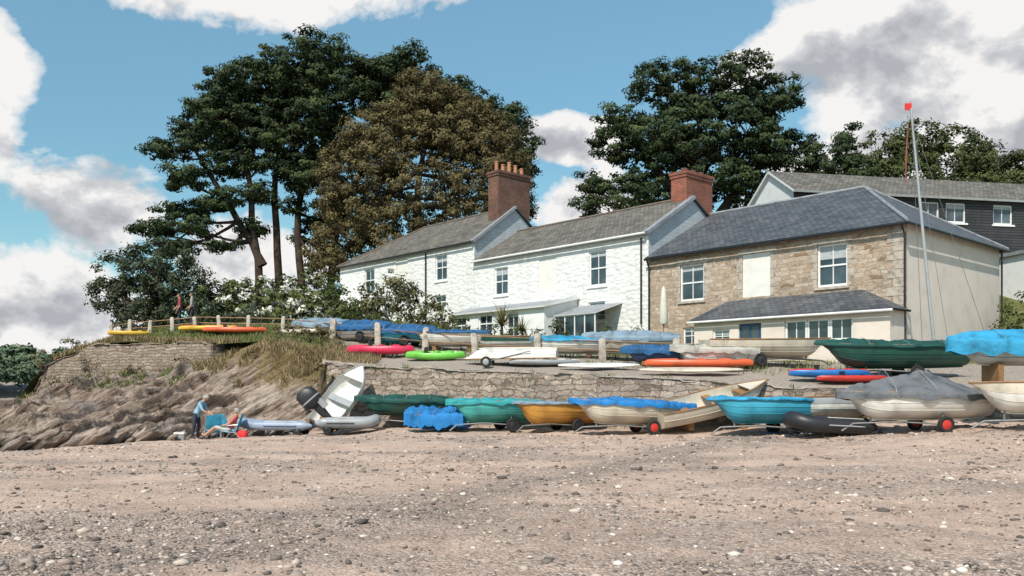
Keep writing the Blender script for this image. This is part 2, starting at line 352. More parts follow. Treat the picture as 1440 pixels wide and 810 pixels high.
for r in range(NR):
    w=r/(NR-1); wz=w**1.2*.6+.4*w**.8 if w>0 else 0
    for k in range(NC):
        p=Vector(bo[k]).lerp(Vector(to[k]),w); p.z=bo[k][2]+(to[k][2]-bo[k][2])*wz
        q=-p.x*.50+p.z*.9+p.y*.35; al=p.x*.8+p.z*.5
        n1=noise.noise(Vector((q*.5,al*.25,3.0))); n2=noise.noise(Vector((q*1.8,al*.5,9.0)))
        f1=q*.80+n1*1.5; f2=q*2.3+n2*1.1+al*.1; f3=q*5.5+n2*2
        b1=max(0,.65+1.0*noise.noise(Vector((al*.45,math.floor(f1)*3.1,0)))); b2=max(0,.6+1.1*noise.noise(Vector((al*.9,math.floor(f2)*2.3,5))))
        d3=noise.fractal(Vector((p.x*.4,p.y*.4,p.z*.6)),1,2,4); d4=noise.fractal(Vector((p.x*2.6,p.y*2.6,p.z*4)),.8,2,3)
        blk=noise.cell(Vector((al*.9+n1*2,math.floor(f2),1)))*.16
        right=min(1,max(0,(bo[k][0]+12.0)/2.4))
        env=min(1,w*9+.2)*min(1,(1-w)*8+.03); env*=1-.66*right
        dsp=(saw(f1)*.75*b1+saw(f2)*.34*b2+saw(f3)*.09+d3*.55+d4*.12+blk)*env-.12*env
        p.y-=dsp*.62; p.z+=dsp*.72
        verts.append(tuple(p))
        tint.append(.02+right*(.14+.65*w)+.25*max(0,w-.8)*5*.5)
idx=np.arange(NC*NR).reshape(NR,NC)
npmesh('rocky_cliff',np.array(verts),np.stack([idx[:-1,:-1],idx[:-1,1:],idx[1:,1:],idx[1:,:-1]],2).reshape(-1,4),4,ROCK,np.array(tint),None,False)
def rockpile():
    s=B()
    for i in range(110):
        k=rng.uniform(2.0,7.6); p=il(cb,np.array([k]))[0]; r=rng.uniform(.06,.45)*(1.2 if k<4.5 else .5)
        c=Vector((p[0]+rng.normal()*.3,p[1]-rng.uniform(-.3,.9),0)); c.z=bz(c.x,c.y)+r*.15
        bm=bmesh.new(); bmesh.ops.create_icosphere(bm,subdivisions=2,radius=1)
        off=rng.uniform(0,50)
        rm=Matrix.Rotation(R(-33),3,'Y')@Matrix.Rotation(rng.uniform(-.4,.4),3,'Z')
        base=len(s.v)
        for v in bm.verts:
            q=v.co*(1+.5*noise.noise(v.co*1.3+Vector((off,0,0))))
            q=Vector((round(q.x*3)/3*.4+q.x*.6,q.y,round(q.z*2)/2*.6+q.z*.4))
            q=rm@Vector((q.x*r*2.1,q.y*r,q.z*r*.5)); s.v.append(tuple(c+q))
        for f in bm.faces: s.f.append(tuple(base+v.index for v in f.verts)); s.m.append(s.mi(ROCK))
        bm.free()
    s.make('fallen_rocks')
rockpile()
def linewall(name,pts,thick,top,bottom,mat,copemat,cope=.08,batter=.12,over=.04,step=.12,rag=.05):
    P0=[Vector((p[0],p[1])) for p in pts]; L=[0]
    for a,b_ in zip(P0,P0[1:]): L.append(L[-1]+(b_-a).length)
    n=int(L[-1]/step); s=B(); rows=[];cr=[]
    for i in range(n+1):
        d=L[-1]*i/n; x=np.interp(d,L,[p.x for p in P0]); y=np.interp(d,L,[p.y for p in P0])
        d2=min(d+.3,L[-1]); d1=max(0,d-.3)
        tx=np.interp(d2,L,[p.x for p in P0])-np.interp(d1,L,[p.x for p in P0]); ty=np.interp(d2,L,[p.y for p in P0])-np.interp(d1,L,[p.y for p in P0])
        l=math.hypot(tx,ty); nx,ny=ty/l,-tx/l
        st=noise.cell(Vector((d*2.1,0,0)))
        zt=top(x,y)+noise.noise(Vector((x*.9,y*.9,0)))*.04+st*rag; zb=bottom(x,y)
        row=[]
        for j in range(19):
            w=j/18; w2=1-w; zz=zb+(zt-zb)*w; jit=noise.fractal(Vector((d*2.4,zz*4.5,4)),.7,2,3)*.06
            row.append((x+nx*(batter*w2+jit),y+ny*(batter*w2+jit),zz))
        row.append((x-nx*thick,y-ny*thick,zt)); rows.append(row)
        j1=noise.cell(Vector((d*1.3,0,7)))*.06
        cr.append([(x+nx*(over+j1),y+ny*(over+j1),zt+.003),(x+nx*(over+j1),y+ny*(over+j1),zt+cope+st*.03),(x-nx*thick,y-ny*thick,zt+cope+.01),(x-nx*thick,y-ny*thick,zt-.1)])
    s.loft(rows,mat); par=empty(name); s.make('wall_face',par,True,30)
    s=B(); s.loft(cr,copemat); s.make('coping',par)
    return par
COPE=simple('stone_coping',(.40,.33,.275),.9,.4,1.6,.8,.04,bscale=9)
linewall('sea_wall',[(-7.5,34.6),(-7.2,33.2),(-6.6,32.75),(-2,31.0),(3,29.12),(8.55,27.05),(17,25.85),(45,24.4)],.55,lambda x,y:gz(x,y+.1)-.02,lambda x,y:-2.4,SEAWALL,COPE,.05)
linewall('stone_wall',[(-24.2,43.4),(-21.9,40.4),(-19,39.95),(-16,39),(-13.3,37.75),(-12.9,38.3)],.45,lambda x,y:float(np.interp(x,[-24.2,-22.6,-21.2,-19.3,-13],[-.3,.55,1.25,1.85,1.8])),lambda x,y:float(np.interp(x,[-24,-22,-19,-13],[-1.4,-.9,-.3,.1])),OLDWALL,OLDWALL,.05)

def pebbles():
    bm=bmesh.new(); bmesh.ops.create_icosphere(bm,subdivisions=1,radius=1)
    bv=np.array([v.co[:] for v in bm.verts]); bf=np.array([[v.index for v in f.verts] for f in bm.faces]); bm.free()
    N=44000; y=7*np.exp(rng.uniform(0,1,N)*math.log(30/7)); x=rng.uniform(-.66,.66,N)*y
    keep=[]
    for i in range(N):
        bnd=noise.fractal(Vector((x[i]*.13+y[i]*.05,y[i]*.36,2)),1,2,4)
        wr=max(0,1-abs(.83*x[i]-.55*y[i]+7.85+noise.noise(Vector((x[i]*.3,y[i]*.3,0)))*1.5)/1.6)
        keep.append(rng.uniform()<.2+max(0,bnd+.1)*2.0+wr*.8+(.3 if y[i]>yw(x[i])-5.5 else 0))
    keep=np.array(keep)&(y<yw(x)-1.2); x=x[keep];y=y[keep]; N=len(x)
    r=np.clip(rng.lognormal(math.log(.0125),.62,N),.006,.075)*(1+.03*np.maximum(0,y-12))
    sc=rng.uniform([.8,.6,.3],[1.5,1.1,.65],(N,3))*r[:,None]
    an=rng.uniform(0,6.28,N); V=bv[None]*(1+rng.uniform(-.2,.2,(N,12,1)))*sc[:,None]
    ca,sa=np.cos(an)[:,None],np.sin(an)[:,None]
    V=np.stack([V[...,0]*ca-V[...,1]*sa,V[...,0]*sa+V[...,1]*ca,V[...,2]],2)
    z=beach(x,y)+bump_b(x,y)+sc[:,2]*.3
    V=V+np.stack([x,y,z],1)[:,None]
    F=(bf[None]+(np.arange(N)*12)[:,None,None]).reshape(-1,3)
    pm=attr_mat('pebble_stone',[(0,(.075,.065,.06)),(.3,(.19,.155,.135)),(.6,(.34,.265,.22)),(.9,(.50,.41,.345)),(1,(.68,.62,.56))],.8)
    npmesh('beach_pebbles',V.reshape(-1,3),F,3,pm,np.repeat(rng.uniform(0,1,N),12),None,True)
pebbles()

# ---------------------------------------------------------------- houses
def wall_open(s,x0,x1,z0,z1,y,ops,mat,depth=.16):
    xs=sorted({x0,x1,*[o[0] for o in ops],*[o[1] for o in ops]}); zs=sorted({z0,z1,*[o[2] for o in ops],*[o[3] for o in ops]})
    for a,b_ in zip(xs,xs[1:]):
        for c,d in zip(zs,zs[1:]):
            mx,mz=(a+b_)/2,(c+d)/2
            if any(o[0]<mx<o[1] and o[2]<mz<o[3] for o in ops): continue
            s.face([(a,y,c),(b_,y,c),(b_,y,d),(a,y,d)],mat)
    for o in ops:
        a,b_,c,d=o[:4]; yi=y-depth
        s.face([(a,y,c),(a,yi,c),(a,yi,d),(a,y,d)],mat); s.face([(b_,y,c),(b_,yi,c),(b_,yi,d),(b_,y,d)],mat)
        s.face([(a,y,c),(b_,y,c),(b_,yi,c),(a,yi,c)],mat); s.face([(a,y,d),(b_,y,d),(b_,yi,d),(a,yi,d)],mat)
def window(par,x0,x1,z0,z1,y,cols=2,rows=2,fr=WHITE,sill=GRANITE,name='window',blind=True):
    s=B(); f=.075; yb=y-.14
    s.box(x0,x0+f,yb,yb+.07,z0,z1,fr); s.box(x1-f,x1,yb,yb+.07,z0,z1,fr)
    s.box(x0+f,x1-f,yb,yb+.068,z0,z0+f*1.3,fr); s.box(x0+f,x1-f,yb,yb+.068,z1-f,z1,fr)
    for i in range(1,cols): 
        xx=x0+(x1-x0)*i/cols; s.box(xx-.018,xx+.018,yb,yb+.045,z0+f,z1-f,fr)
    for i in range(1,rows):
        zz=z0+(z1-z0)*i/rows; w=.035 if rows==2 else .018; s.box(x0+f,x1-f,yb+.001,yb+.058,zz-w,zz+w,fr)
    s.face([(x0+.02,yb+.015,z0+.02),(x1-.02,yb+.015,z0+.02),(x1-.02,yb+.015,z1-.02),(x0+.02,yb+.015,z1-.02)],GLASS)
    if blind and rng.uniform()<.7:
        hh=(z1-z0)*rng.uniform(.12,.38); s.face([(x0+.05,yb+.02,z1-hh),(x1-.05,yb+.02,z1-hh),(x1-.05,yb+.02,z1-.05),(x0+.05,yb+.02,z1-.05)],CURTAIN)
    if sill: s.box(x0-.1,x1+.1,y-.13,y+.07,z0-.11,z0-.004,sill)
    s.make(name,par)
def roofslab(s,pts,th,mat,edge):
    n=(Vector(pts[1])-Vector(pts[0])).cross(Vector(pts[2])-Vector(pts[0])).normalized()
    if n.z<0:n=-n
    lo=[Vector(p)-n*th for p in pts]
    s.face(pts,mat); s.face(lo,edge)
    for i in range(len(pts)):
        j=(i+1)%len(pts); s.face([pts[i],pts[j],lo[j],lo[i]],edge)
HL,HR=(15.2,33.15,0),(0,0,math.atan2(.746,-.666))
H=empty('stone_cottage',HL,HR); ze,zr,D=6.29,9.1,10.2
ops=[(2.27,3.58,4.04,5.80),(5.79,7.2,3.89,5.82),(9.3,10.66,3.96,5.69),(9.6,10.5,1.5,2.7)]
s=B(); wall_open(s,0,12.6,.2,ze,0,ops,COTTSTONE)
s.face([(12.6,0,.2),(12.6,-D,.2),(12.6,-D,ze),(12.6,0,ze)],COTTSTONE); s.face([(0,-D,.2),(12.6,-D,.2),(12.6,-D,ze),(0,-D,ze)],CREAM)
s.face([(0,0,.2),(0,-D,.2),(0,-D,ze),(0,0,ze)],CREAM); s.make('walls',H,merge=False)
for k in (0,2): window(H,*ops[k],0)
window(H,*ops[3],0,2,3)
s=B(); o=ops[1]; s.box(o[0]+.002,o[1]-.002,-.15,-.03,o[2]+.002,o[3]-.002,PANELW); s.make('blocked_window',H)
s=B()
for i in range(17):
    z=.3+i*.35; w=.62 if i%2 else .38
    if z+.33<ze: s.box(-.02,w,-.3,.022,z,z+.335,GRANITE)
for k in (0,1,2):
    o=ops[k]
    s.box(o[0]-.22,o[1]+.22,-.1,.015,o[3]+.004,o[3]+.27,GRANITE)
    for i in range(5):
        zz=o[2]+i*(o[3]-o[2])/5; w=.3 if i%2 else .17
        s.box(o[0]-w,o[0]-.004,-.1,.014,zz+.01,zz+(o[3]-o[2])/5-.01,GRANITE); s.box(o[1]+.004,o[1]+w,-.1,.014,zz+.01,zz+(o[3]-o[2])/5-.01,GRANITE)
s.make('granite_quoins',H)
s=B(); e=.28; ym=-D/2
roofslab(s,[(-e,e,ze-.02),(12.6,e,ze-.02),(12.6,ym,zr),(4.0,ym,zr)],.1,SLATE,BLACKP)
roofslab(s,[(-e,e,ze-.02),(4.0,ym,zr),(-e,-D-e,ze-.02)],.1,SLATE,BLACKP)
roofslab(s,[(-e,-D-e,ze-.02),(4.0,ym,zr),(12.6,ym,zr),(12.6,-D-e,ze-.02)],.1,SLATE,BLACKP); s.make('roof',H,merge=False)
s=B(); s.tube([(4.0,ym,zr+.02),(12.5,ym,zr+.02)],.09,LEAD,6); s.tube([(4.0,ym,zr+.02),(-e,e,ze+.02)],.07,LEAD,6); s.tube([(4.0,ym,zr+.02),(-e,-D-e,ze+.02)],.07,LEAD,6); s.make('ridge_tiles',H)
s=B(); s.tube([(-.3,e+.06,ze-.1),(12.6,e+.06,ze-.13)],.06,BLACKP); s.tube([(-e-.06,e,ze-.1),(-e-.06,-D-e,ze-.1)],.06,BLACKP)
s.tube([(-.06,e,ze-.15),(-.1,.1,ze-.5),(-.1,.1,.6)],.045,BLACKP); s.tube([(12.5,e,ze-.15),(12.5,.09,ze-.5),(12.5,.09,1.5)],.045,BLACKP); s.tube([(-.1,-D-.02,ze-.15),(-.1,-D-.02,2)],.045,BLACKP)
s.make('gutters',H,True)
py=1.36; s=B(); po=[(1.37,4.31,1.72,2.62),(5.4,6.5,.5,2.6),(6.95,7.85,1.5,2.42)]
wall_open(s,-.1,8.85,.1,2.86,py,po,CREAM,.14); s.face([(-.1,py,.1),(-.1,0,.1),(-.1,0,2.86),(-.1,py,2.86)],CREAM); s.face([(8.85,py,.1),(8.85,0.02,.1),(8.85,0.02,2.86),(8.85,py,2.86)],CREAM); s.make('porch_walls',H,merge=False)
for i in range(3): window(H,1.37+i*.98,1.37+(i+1)*.98-.02,1.72,2.62,py,2,1,sill=None)
window(H,6.95,7.85,1.5,2.42,py,2,3)
s=B(); s.box(5.42,6.48,py-.12,py-.06,.5,2.58,P['navy']); s.box(5.55,5.9,py-.06,py-.052,1.5,2.45,GLASS); s.box(6.0,6.35,py-.06,py-.052,1.5,2.45,GLASS); s.make('front_door',H)
s=B(); a=.22
roofslab(s,[(-.1-a,py+a,2.85),(8.85+a,py+a,2.85),(7.9,.01,3.8),(1.6,.01,3.8)],.08,SLATE,BLACKP)
roofslab(s,[(-.1-a,py+a,2.85),(1.6,.01,3.8),(-.1-a,.01,2.85)],.08,SLATE,BLACKP); roofslab(s,[(8.85+a,py+a,2.85),(7.9,.01,3.8),(8.85+a,.01,2.85)],.08,SLATE,BLACKP); s.make('porch_roof',H,merge=False)
s=B(); s.tube([(-.3,py+a+.03,2.78),(9.05,py+a+.03,2.78)],.05,WHITE); s.make('porch_gutter',H,True)
def chimney(par,x0,x1,y0,y1,z0,z1,mat,pots,pcol=TERRA):
    s=B(); s.box(x0,x1,y0,y1,z0,z1-.32,mat); s.box(x0-.05,x1+.05,y0-.05,y1+.05,z1-.318,z1-.16,mat); s.box(x0-.09,x1+.09,y0-.09,y1+.09,z1-.158,z1,mat)
    s.box(x0-.04,x1+.04,y0-.04,y1+.04,z0-.1,z0+.12,LEAD)
    for i in range(pots):
        yy=y0+(y1-y0)*(i+.5)/pots; h=.55+.12*((i*7)%3); xc=(x0+x1)/2
        s.lathe([(.15,0),(.13,.1),(.11,h-.1),(.135,h-.06),(.13,h),(.09,h),(.09,h-.25)],pcol,(xc,yy,z1),'z',12)
    s.make('chimney',par)
chimney(H,12.75,13.75,-5.6,-3.3,8.2,11.25,BRICK,0)
s=B()
for i in range(3): s.sq([(11.25,13.25,-3.8-i*.7,.17,.17),(11.5,13.25,-3.8-i*.7,.16,.16)],BRICKD)
s.tube([(13.2,-5.4,11.3),(13.2,-5.4,12.1)],.015,BLACKP,5); s.tube([(12.9,-5.4,12.0),(13.6,-5.4,11.95)],.012,BLACKP,5)
s.make('chimney_cowls',H)
H=empty('white_cottage',HL,HR); ze,zr,m_=7.63,9.85,3.6; a,b_=12.6,26.3
ops=[(15.43,16.66,5.19,7.07),(19.15,20.55,5.1,7.1),(23.2,24.4,5.3,6.95),(15.5,16.7,3.3,4.36)]
s=B(); wall_open(s,a,b_,.8,ze,0.004,ops,WHITEWASH)
s.face([(a,0,.8),(a,0,ze),(a,-m_,zr-.02),(a,-2*m_,ze),(a,-2*m_,.8)],HANG)
s.face([(a,-2*m_,.8),(b_,-2*m_,.8),(b_,-2*m_,ze),(a,-2*m_,ze)],CREAM); s.make('walls',H,merge=False)
for k in (0,2,3): window(H,*ops[k],0,2,2 if k!=3 else 3,sill=WHITE)
s=B(); o=ops[1]; s.box(o[0]+.002,o[1]-.002,-.15,-.04,o[2]+.002,o[3]-.002,PANELW); s.make('blocked_window',H)
s=B(); roofslab(s,[(a-.12,.25,ze-.05),(b_,.25,ze-.05),(b_,-m_,zr),(a-.12,-m_,zr)],.1,SLATE2,BLACKP); roofslab(s,[(a-.12,-2*m_-.2,ze-.05),(b_,-2*m_-.2,ze-.05),(b_,-m_,zr),(a-.12,-m_,zr)],.1,SLATE2,BLACKP); s.make('roof',H,merge=False)
s=B(); s.tube([(a-.12,-m_,zr+.02),(b_,-m_,zr+.02)],.08,RIDGE,6); s.make('ridge_tiles',H)
s=B(); roofslab(s,[(a-.2,.3,ze-.04),(a+.14,.3,ze-.04),(a+.14,-m_,zr+.05),(a-.2,-m_,zr+.05)],.16,LEAD,LEAD); s.make('verge',H,merge=False)
s=B(); s.tube([(a,.32,ze-.12),(b_,.32,ze-.12)],.06,WHITE); s.tube([(a+.4,.1,ze-.3),(a+.4,.1,3)],.045,BLACKP); s.make('gutters',H,True)
s=B(); lo=[(24.0,25.1,2.9,3.9),(21.7,22.9,2.9,3.9),(19.5,20.5,2.2,3.9)]
wall_open(s,17.5,25.7,1.5,4.12,2.5,lo,WHITE,.12)
for xx in (17.5,25.7): s.face([(xx,2.5,1.5),(xx,.01,1.5),(xx,.01,4.9),(xx,2.5,4.12)],WHITE)
s.make('lean_to_walls',H,merge=False)
for o in lo: window(H,*o,2.5,2,2,sill=None)
s=B(); roofslab(s,[(17.3,2.75,4.1),(25.9,2.75,4.1),(25.9,.02,4.7),(17.3,.02,4.7)],.1,LEAD,WHITE); s.make('lean_to_roof',H,merge=False)
s=B()
for i in range(5):
    x=14.4+i*.7; s.box(x,x+.06,1.9,1.96,1.6,3.5,WHITE)
s.box(14.4,17.26,1.9,1.96,2.4,2.46,WHITE); s.box(14.4,17.26,1.9,1.97,3.5,3.58,WHITE); s.box(14.4,17.26,1.92,1.93,1.6,3.49,GLASS)
roofslab(s,[(14.3,2.05,3.58),(17.28,2.05,3.58),(17.28,.02,4.2),(14.3,.02,4.2)],.05,LEAD,WHITE)
s.make('conservatory',H,merge=False)
H=empty('white_cottage',HL,HR); ze,zr,m_=8.88,11.4,3.3; a,b_=26.3,42.4
ops=[(29.1,30.35,6.7,8.4),(37.65,38.95,6.6,8.4),(33.5,34.9,7.0,8.55),(29.2,30.4,4.9,5.75),(35.6,36.6,4.6,5.6)]
s=B(); wall_open(s,a,b_,2,ze,0.008,ops,WHITEWASH)
s.face([(a,0,2),(a,0,ze),(a,-m_,zr-.02),(a,-2*m_,ze),(a,-2*m_,2)],HANG); s.face([(b_,0,2),(b_,-2*m_,2),(b_,-2*m_,ze),(b_,0,ze)],WHITEWASH)
s.face([(a,-2*m_,2),(b_,-2*m_,2),(b_,-2*m_,ze),(a,-2*m_,ze)],CREAM); s.make('walls',H,merge=False)
for k in (0,1,3,4): window(H,*ops[k],0,2,2,sill=WHITE)
s=B(); o=ops[2]; s.box(o[0]+.002,o[1]-.002,-.15,-.04,o[2]+.002,o[3]-.002,PANELW); s.make('blocked_window',H)
s=B(); roofslab(s,[(a-.12,.25,ze-.05),(b_+.25,.25,ze-.05),(36,-m_,zr),(a-.12,-m_,zr)],.1,SLATE2,BLACKP); roofslab(s,[(b_+.25,.25,ze-.05),(36,-m_,zr),(b_+.25,-2*m_-.25,ze-.05)],.1,SLATE2,BLACKP)
roofslab(s,[(a-.12,-2*m_-.25,ze-.05),(b_+.25,-2*m_-.25,ze-.05),(36,-m_,zr),(a-.12,-m_,zr)],.1,SLATE2,BLACKP); s.make('roof',H,merge=False)
s=B(); s.tube([(a,-m_,zr+.02),(36,-m_,zr+.02),(b_+.2,.2,ze)],.08,RIDGE,6); s.make('ridge_tiles',H)
s=B(); roofslab(s,[(a-.2,.3,ze-.04),(a+.12,.3,ze-.04),(a+.12,-m_,zr+.05),(a-.2,-m_,zr+.05)],.16,LEAD,LEAD); s.make('verge',H,merge=False)
s=B(); s.tube([(a,.32,ze-.12),(b_+.2,.32,ze-.12)],.06,BLACKP); s.tube([(31.3,.1,ze-.2),(31.3,.1,4)],.05,BLACKP); s.make('gutters',H,True)
chimney(H,26.35,27.35,-4.7,-2.0,10.2,13.6,BRICKD,5)
s=B(); s.box(39.5,44.5,.3,2.6,5.35,5.55,WHITE); s.box(39.5,39.7,2.3,2.5,3.5,5.35,WHITE); s.box(44.2,44.4,2.3,2.5,3.5,5.35,WHITE); s.make('canopy',H)
H=empty('modern_house',(35.4,51.6,0),(0,0,R(191))); L=20
s=B(); wo=[(10.8,12.1,9.4,10.55),(9.05,10.35,9.4,10.55),(5.9,7.2,9.4,10.55)]
wall_open(s,0,L,4,10.9,0,wo,CLAD); s.face([(L,0,4),(L,0,10.9),(L,-2.6,12.5),(L,-5.2,10.9),(L,-5.2,4)],WHITE); s.face([(0,0,4),(0,0,10.9),(0,-2.6,12.5),(0,-5.2,10.9),(0,-5.2,4)],CLAD); s.face([(0,-5.2,4),(L,-5.2,4),(L,-5.2,10.9),(0,-5.2,10.9)],CLAD); s.make('walls',H,merge=False)
for o in wo: window(H,*o,0,2,1,sill=WHITE)
s=B(); roofslab(s,[(-.3,.4,10.8),(L+.2,.4,10.8),(L+.2,-2.6,12.55),(-.3,-2.6,12.55)],.12,SLATE2,WHITE); roofslab(s,[(-.3,-5.6,10.8),(L+.2,-5.6,10.8),(L+.2,-2.6,12.55),(-.3,-2.6,12.55)],.12,SLATE2,WHITE); s.make('roof',H,merge=False)
s=B(); s.box(-1,6.8,.01,3,2,7.4,WHITE); s.box(-.9,6.7,3.0,3.02,5.9,7.1,GLASS)
for i in range(8): s.box(-.9+i*1.08,-.82+i*1.08,3.02,3.06,5.9,7.1,WHITE)
s.box(-1.2,7.0,-.0,3.3,7.4,7.6,LEAD); s.make('sun_room',H,merge=False)

s=B(); p=empty('closed_parasol',(6.75,38.0,gz(6.75,38)))
s.tube([(0,0,0),(0,0,3.15)],.03,P['wood']); s.lathe([(.02,3.15),(.10,2.95),(.17,2.2),(.2,1.5),(.16,1.42),(.03,1.5)],simple('canvas',(.6,.56,.48),.9,.15),(0,0,0),'z',10); s.lathe([(.3,0),(.3,.08),(.05,.12)],GRANITE,(0,0,0),'z',12); s.make('canopy',p,True)
posts=[(8.9,31),(6.1,32),(3.5,33),(1,34),(-1.5,35),(-3.7,36.3),(-5.9,37.6),(-8.2,39),(-10.9,40.6),(-12.6,40.8),(-14,40.9),(-15.2,41),(-16.3,41),(-17.4,41),(-18.4,41.1),(-19.4,41.4)]
pf=empty('granite_post_fence'); s=B()
for i,(x,y) in enumerate(posts):
    z=gz(x,y); h=.98 if i<8 else .72; w=.15 if i<8 else .1; tl=rng.normal()*.05; h+=rng.normal()*.06
    s.sq([(z-.3,x,y,w,w*.9),(z+h*.5,x+tl*.5,y,w*.95,w*.85),(z+h*.93,x+tl,y,w*.9,w*.8),(z+h,x+tl,y,w*.6,w*.55)],GRANITE,10,.5)
s.make('posts',pf,True,50)
s=B()
for f_ in (.42,.78):
    s.tube([(x,y,gz(x,y)+(.98 if i<8 else .75)*f_) for i,(x,y) in enumerate(posts)],.022,P['wood'] ,6)
s.make('rails',pf,True)

# ---------------------------------------------------------------- trees
def blobs_to_leaves(blobs,cl_per,cr,leaf,nl,flat=.55,shell=.35,topbias=.25):
    Cs=[];Ns=[];T=[];Sz=[]
    for (cx,cy,cz,rx,ry,rz) in blobs:
        vol=(rx*ry*rz)**(2/3); n=max(4,int(cl_per*vol))
        d=norm(rng.normal(size=(n,3))); rr=rng.uniform(shell,1,n)**.5
        cc=np.array([cx,cy,cz])+d*rr[:,None]*np.array([rx,ry,rz])
        for c0,dd in zip(cc,d):
            r=cr*rng.uniform(.5,1.4); k=int(nl*rng.uniform(.6,1.3)*(r/cr)**1.5)+3
            e=norm(rng.normal(size=(k,3))+np.array([0,0,topbias])); q=rng.uniform(.1,1.15,k)**.6
            Cs.append(c0+e*q[:,None]*np.array([r,r,r*flat])); nn=norm(e*.9+dd*.7+np.array([0,0,.35])+rng.normal(size=(k,3))*.5); Ns.append(nn)
            t0=rng.uniform(.1,.9); T.append(np.clip(t0*.6+.4*rng.uniform(0,1,k)*.8+.12*e[:,2],0,1)); Sz.append(leaf*rng.uniform(.6,1.4,k))
    return np.concatenate(Cs),np.concatenate(Ns),np.concatenate(T),np.concatenate(Sz)
def leafobj(name,par,blobs,mat,**k):
    c,n,t,sz=blobs_to_leaves(blobs,**k); v=quads(c,n,sz)
    F=np.arange(len(v)).reshape(-1,4)
    return npmesh(name,v,F,4,mat,np.repeat(t,4),par)
def bark(name,c): return simple(name,c,.95,.35,2,.9,.06,bscale=8,spec=.1)
BK=bark('pine_bark',(.065,.046,.036)); BK2=bark('grey_bark',(.11,.09,.072))
PINE=attr_mat('pine_needles',[(0,(.012,.021,.009)),(.4,(.028,.044,.016)),(.75,(.060,.080,.027)),(1,(.105,.12,.042))],.8)
BEECH=attr_mat('copper_beech_leaves',[(0,(.05,.036,.015)),(.4,(.115,.09,.038)),(.75,(.185,.15,.066)),(1,(.26,.215,.10))],.75,trans=.18)
OAK=attr_mat('oak_leaves',[(0,(.02,.031,.009)),(.5,(.065,.08,.024)),(.85,(.11,.125,.04)),(1,(.15,.165,.055))],.7,trans=.12)
HOLM=attr_mat('holm_oak_leaves',[(0,(.015,.022,.012)),(.5,(.042,.054,.026)),(.85,(.08,.092,.044)),(1,(.12,.13,.065))],.7)
def limb(s,a,b_,r0,r1,mat,sag=.4,n=6,wob=.3):
    a=Vector(a);b_=Vector(b_);L=(b_-a).length; pts=[];rd=[]; off=rng.uniform(0,99)
    for i in range(n+1):
        t=i/n; p=a.lerp(b_,t); p.z-=sag*math.sin(math.pi*t)*L*.15
        w=math.sin(math.pi*t)*wob; p+=Vector((noise.noise(Vector((off,t*2,0))),noise.noise(Vector((off,t*2,5))),noise.noise(Vector((off,t*2,9)))))*w*L*.15
        pts.append(p); rd.append(r0+(r1-r0)*t**.8)
    s.tube(pts,rd,mat,7); return pts
def tree(name,trunks,blobs,bk,leafm,r0=.45,**k):
    par=empty(name,(0,0,0)); s=B(); nodes=[]
    for tr in trunks:
        pts=[]
        for a,b_ in zip(tr,tr[1:]):
            for t in (0,.25,.5,.75): pts.append(Vector(a).lerp(Vector(b_),t))
        pts.append(Vector(tr[-1])); m=len(pts)
        for i,p in enumerate(pts): p.x+=noise.noise(Vector((i*.4,tr[0][0],0)))*.35
        rd=[r0*(1-i/(m-1))**.8+.06 for i in range(m)]; rd[0]*=1.35
        s.tube(pts,rd,bk,10); nodes+=[(p,r) for p,r in zip(pts,rd)][m//4:]
    for (cx,cy,cz,rx,ry,rz) in blobs:
        c=Vector((cx,cy,cz)); best=min(nodes,key=lambda q:(q[0]-c).length+ (8 if q[0].z>cz-.4 else 0))
        r=min(best[1]*.6,.18); pts=limb(s,best[0],c+Vector((0,0,-rz*.3)),r,.05,bk,.5,6)
        for j in range(7):
            e=c+Vector((rng.uniform(-1,1)*rx,rng.uniform(-1,1)*ry,rng.uniform(-.5,.6)*rz)); limb(s,pts[rng.integers(3,6)],e,.05,.018,bk,.2,3)
    s.make('trunk_and_limbs',par,True,60)
    leafobj('foliage',par,blobs,leafm,**k); return par
def yb(lst,y,spread,k=1.1,g=1.0,gzs=1.0): return [(x,y+rng.uniform(-spread,spread),z,rx*g,rx*k*g,rz*gzs) for x,z,rx,rz in lst]
pk=dict(cl_per=9,cr=.66,leaf=.15,nl=80,flat=.5,shell=.05)
gp=8.2
A=[(-23.5,26.3,2.6,1.6),(-26.3,24.3,2.2,1.5),(-28.3,22.4,1.8,1.1),(-29.2,19.8,2.0,1.0),(-27.5,17.5,2.2,1.0),(-26.2,21,2.4,1.4),(-22.8,23,2.8,1.7),(-24.6,18.9,2.2,1.1),(-29.0,15,2.2,.85),(-30.6,13.2,2,.75),(-26.8,13.3,2.4,.8),(-24.6,15.6,2,.9),(-28.4,11.6,2,.65),(-22.1,16.6,1.6,.8),(-24.6,25.2,2,1.5),(-23.6,21,2.4,1.5),(-25,23,2.4,1.5),(-31.2,11.8,1.6,.6),(-24.6,11.6,1.4,.5),(-21.8,19,1.6,.9),(-26.5,15.6,1.6,.7),(-22.6,13.4,1.6,.7)]
tree('pine_tree',[[(-21.6,73.5,gp-1),(-22.3,73.5,14),(-23,73.5,19),(-24,73.5,25.5)],[(-21.4,73.5,gp+2),(-23.5,73.5,14),(-26.5,73.5,18.5),(-28,73.5,22)]],yb(A,73.5,1.8,1.1,1.1,1.14),BK,PINE,.3,**pk)
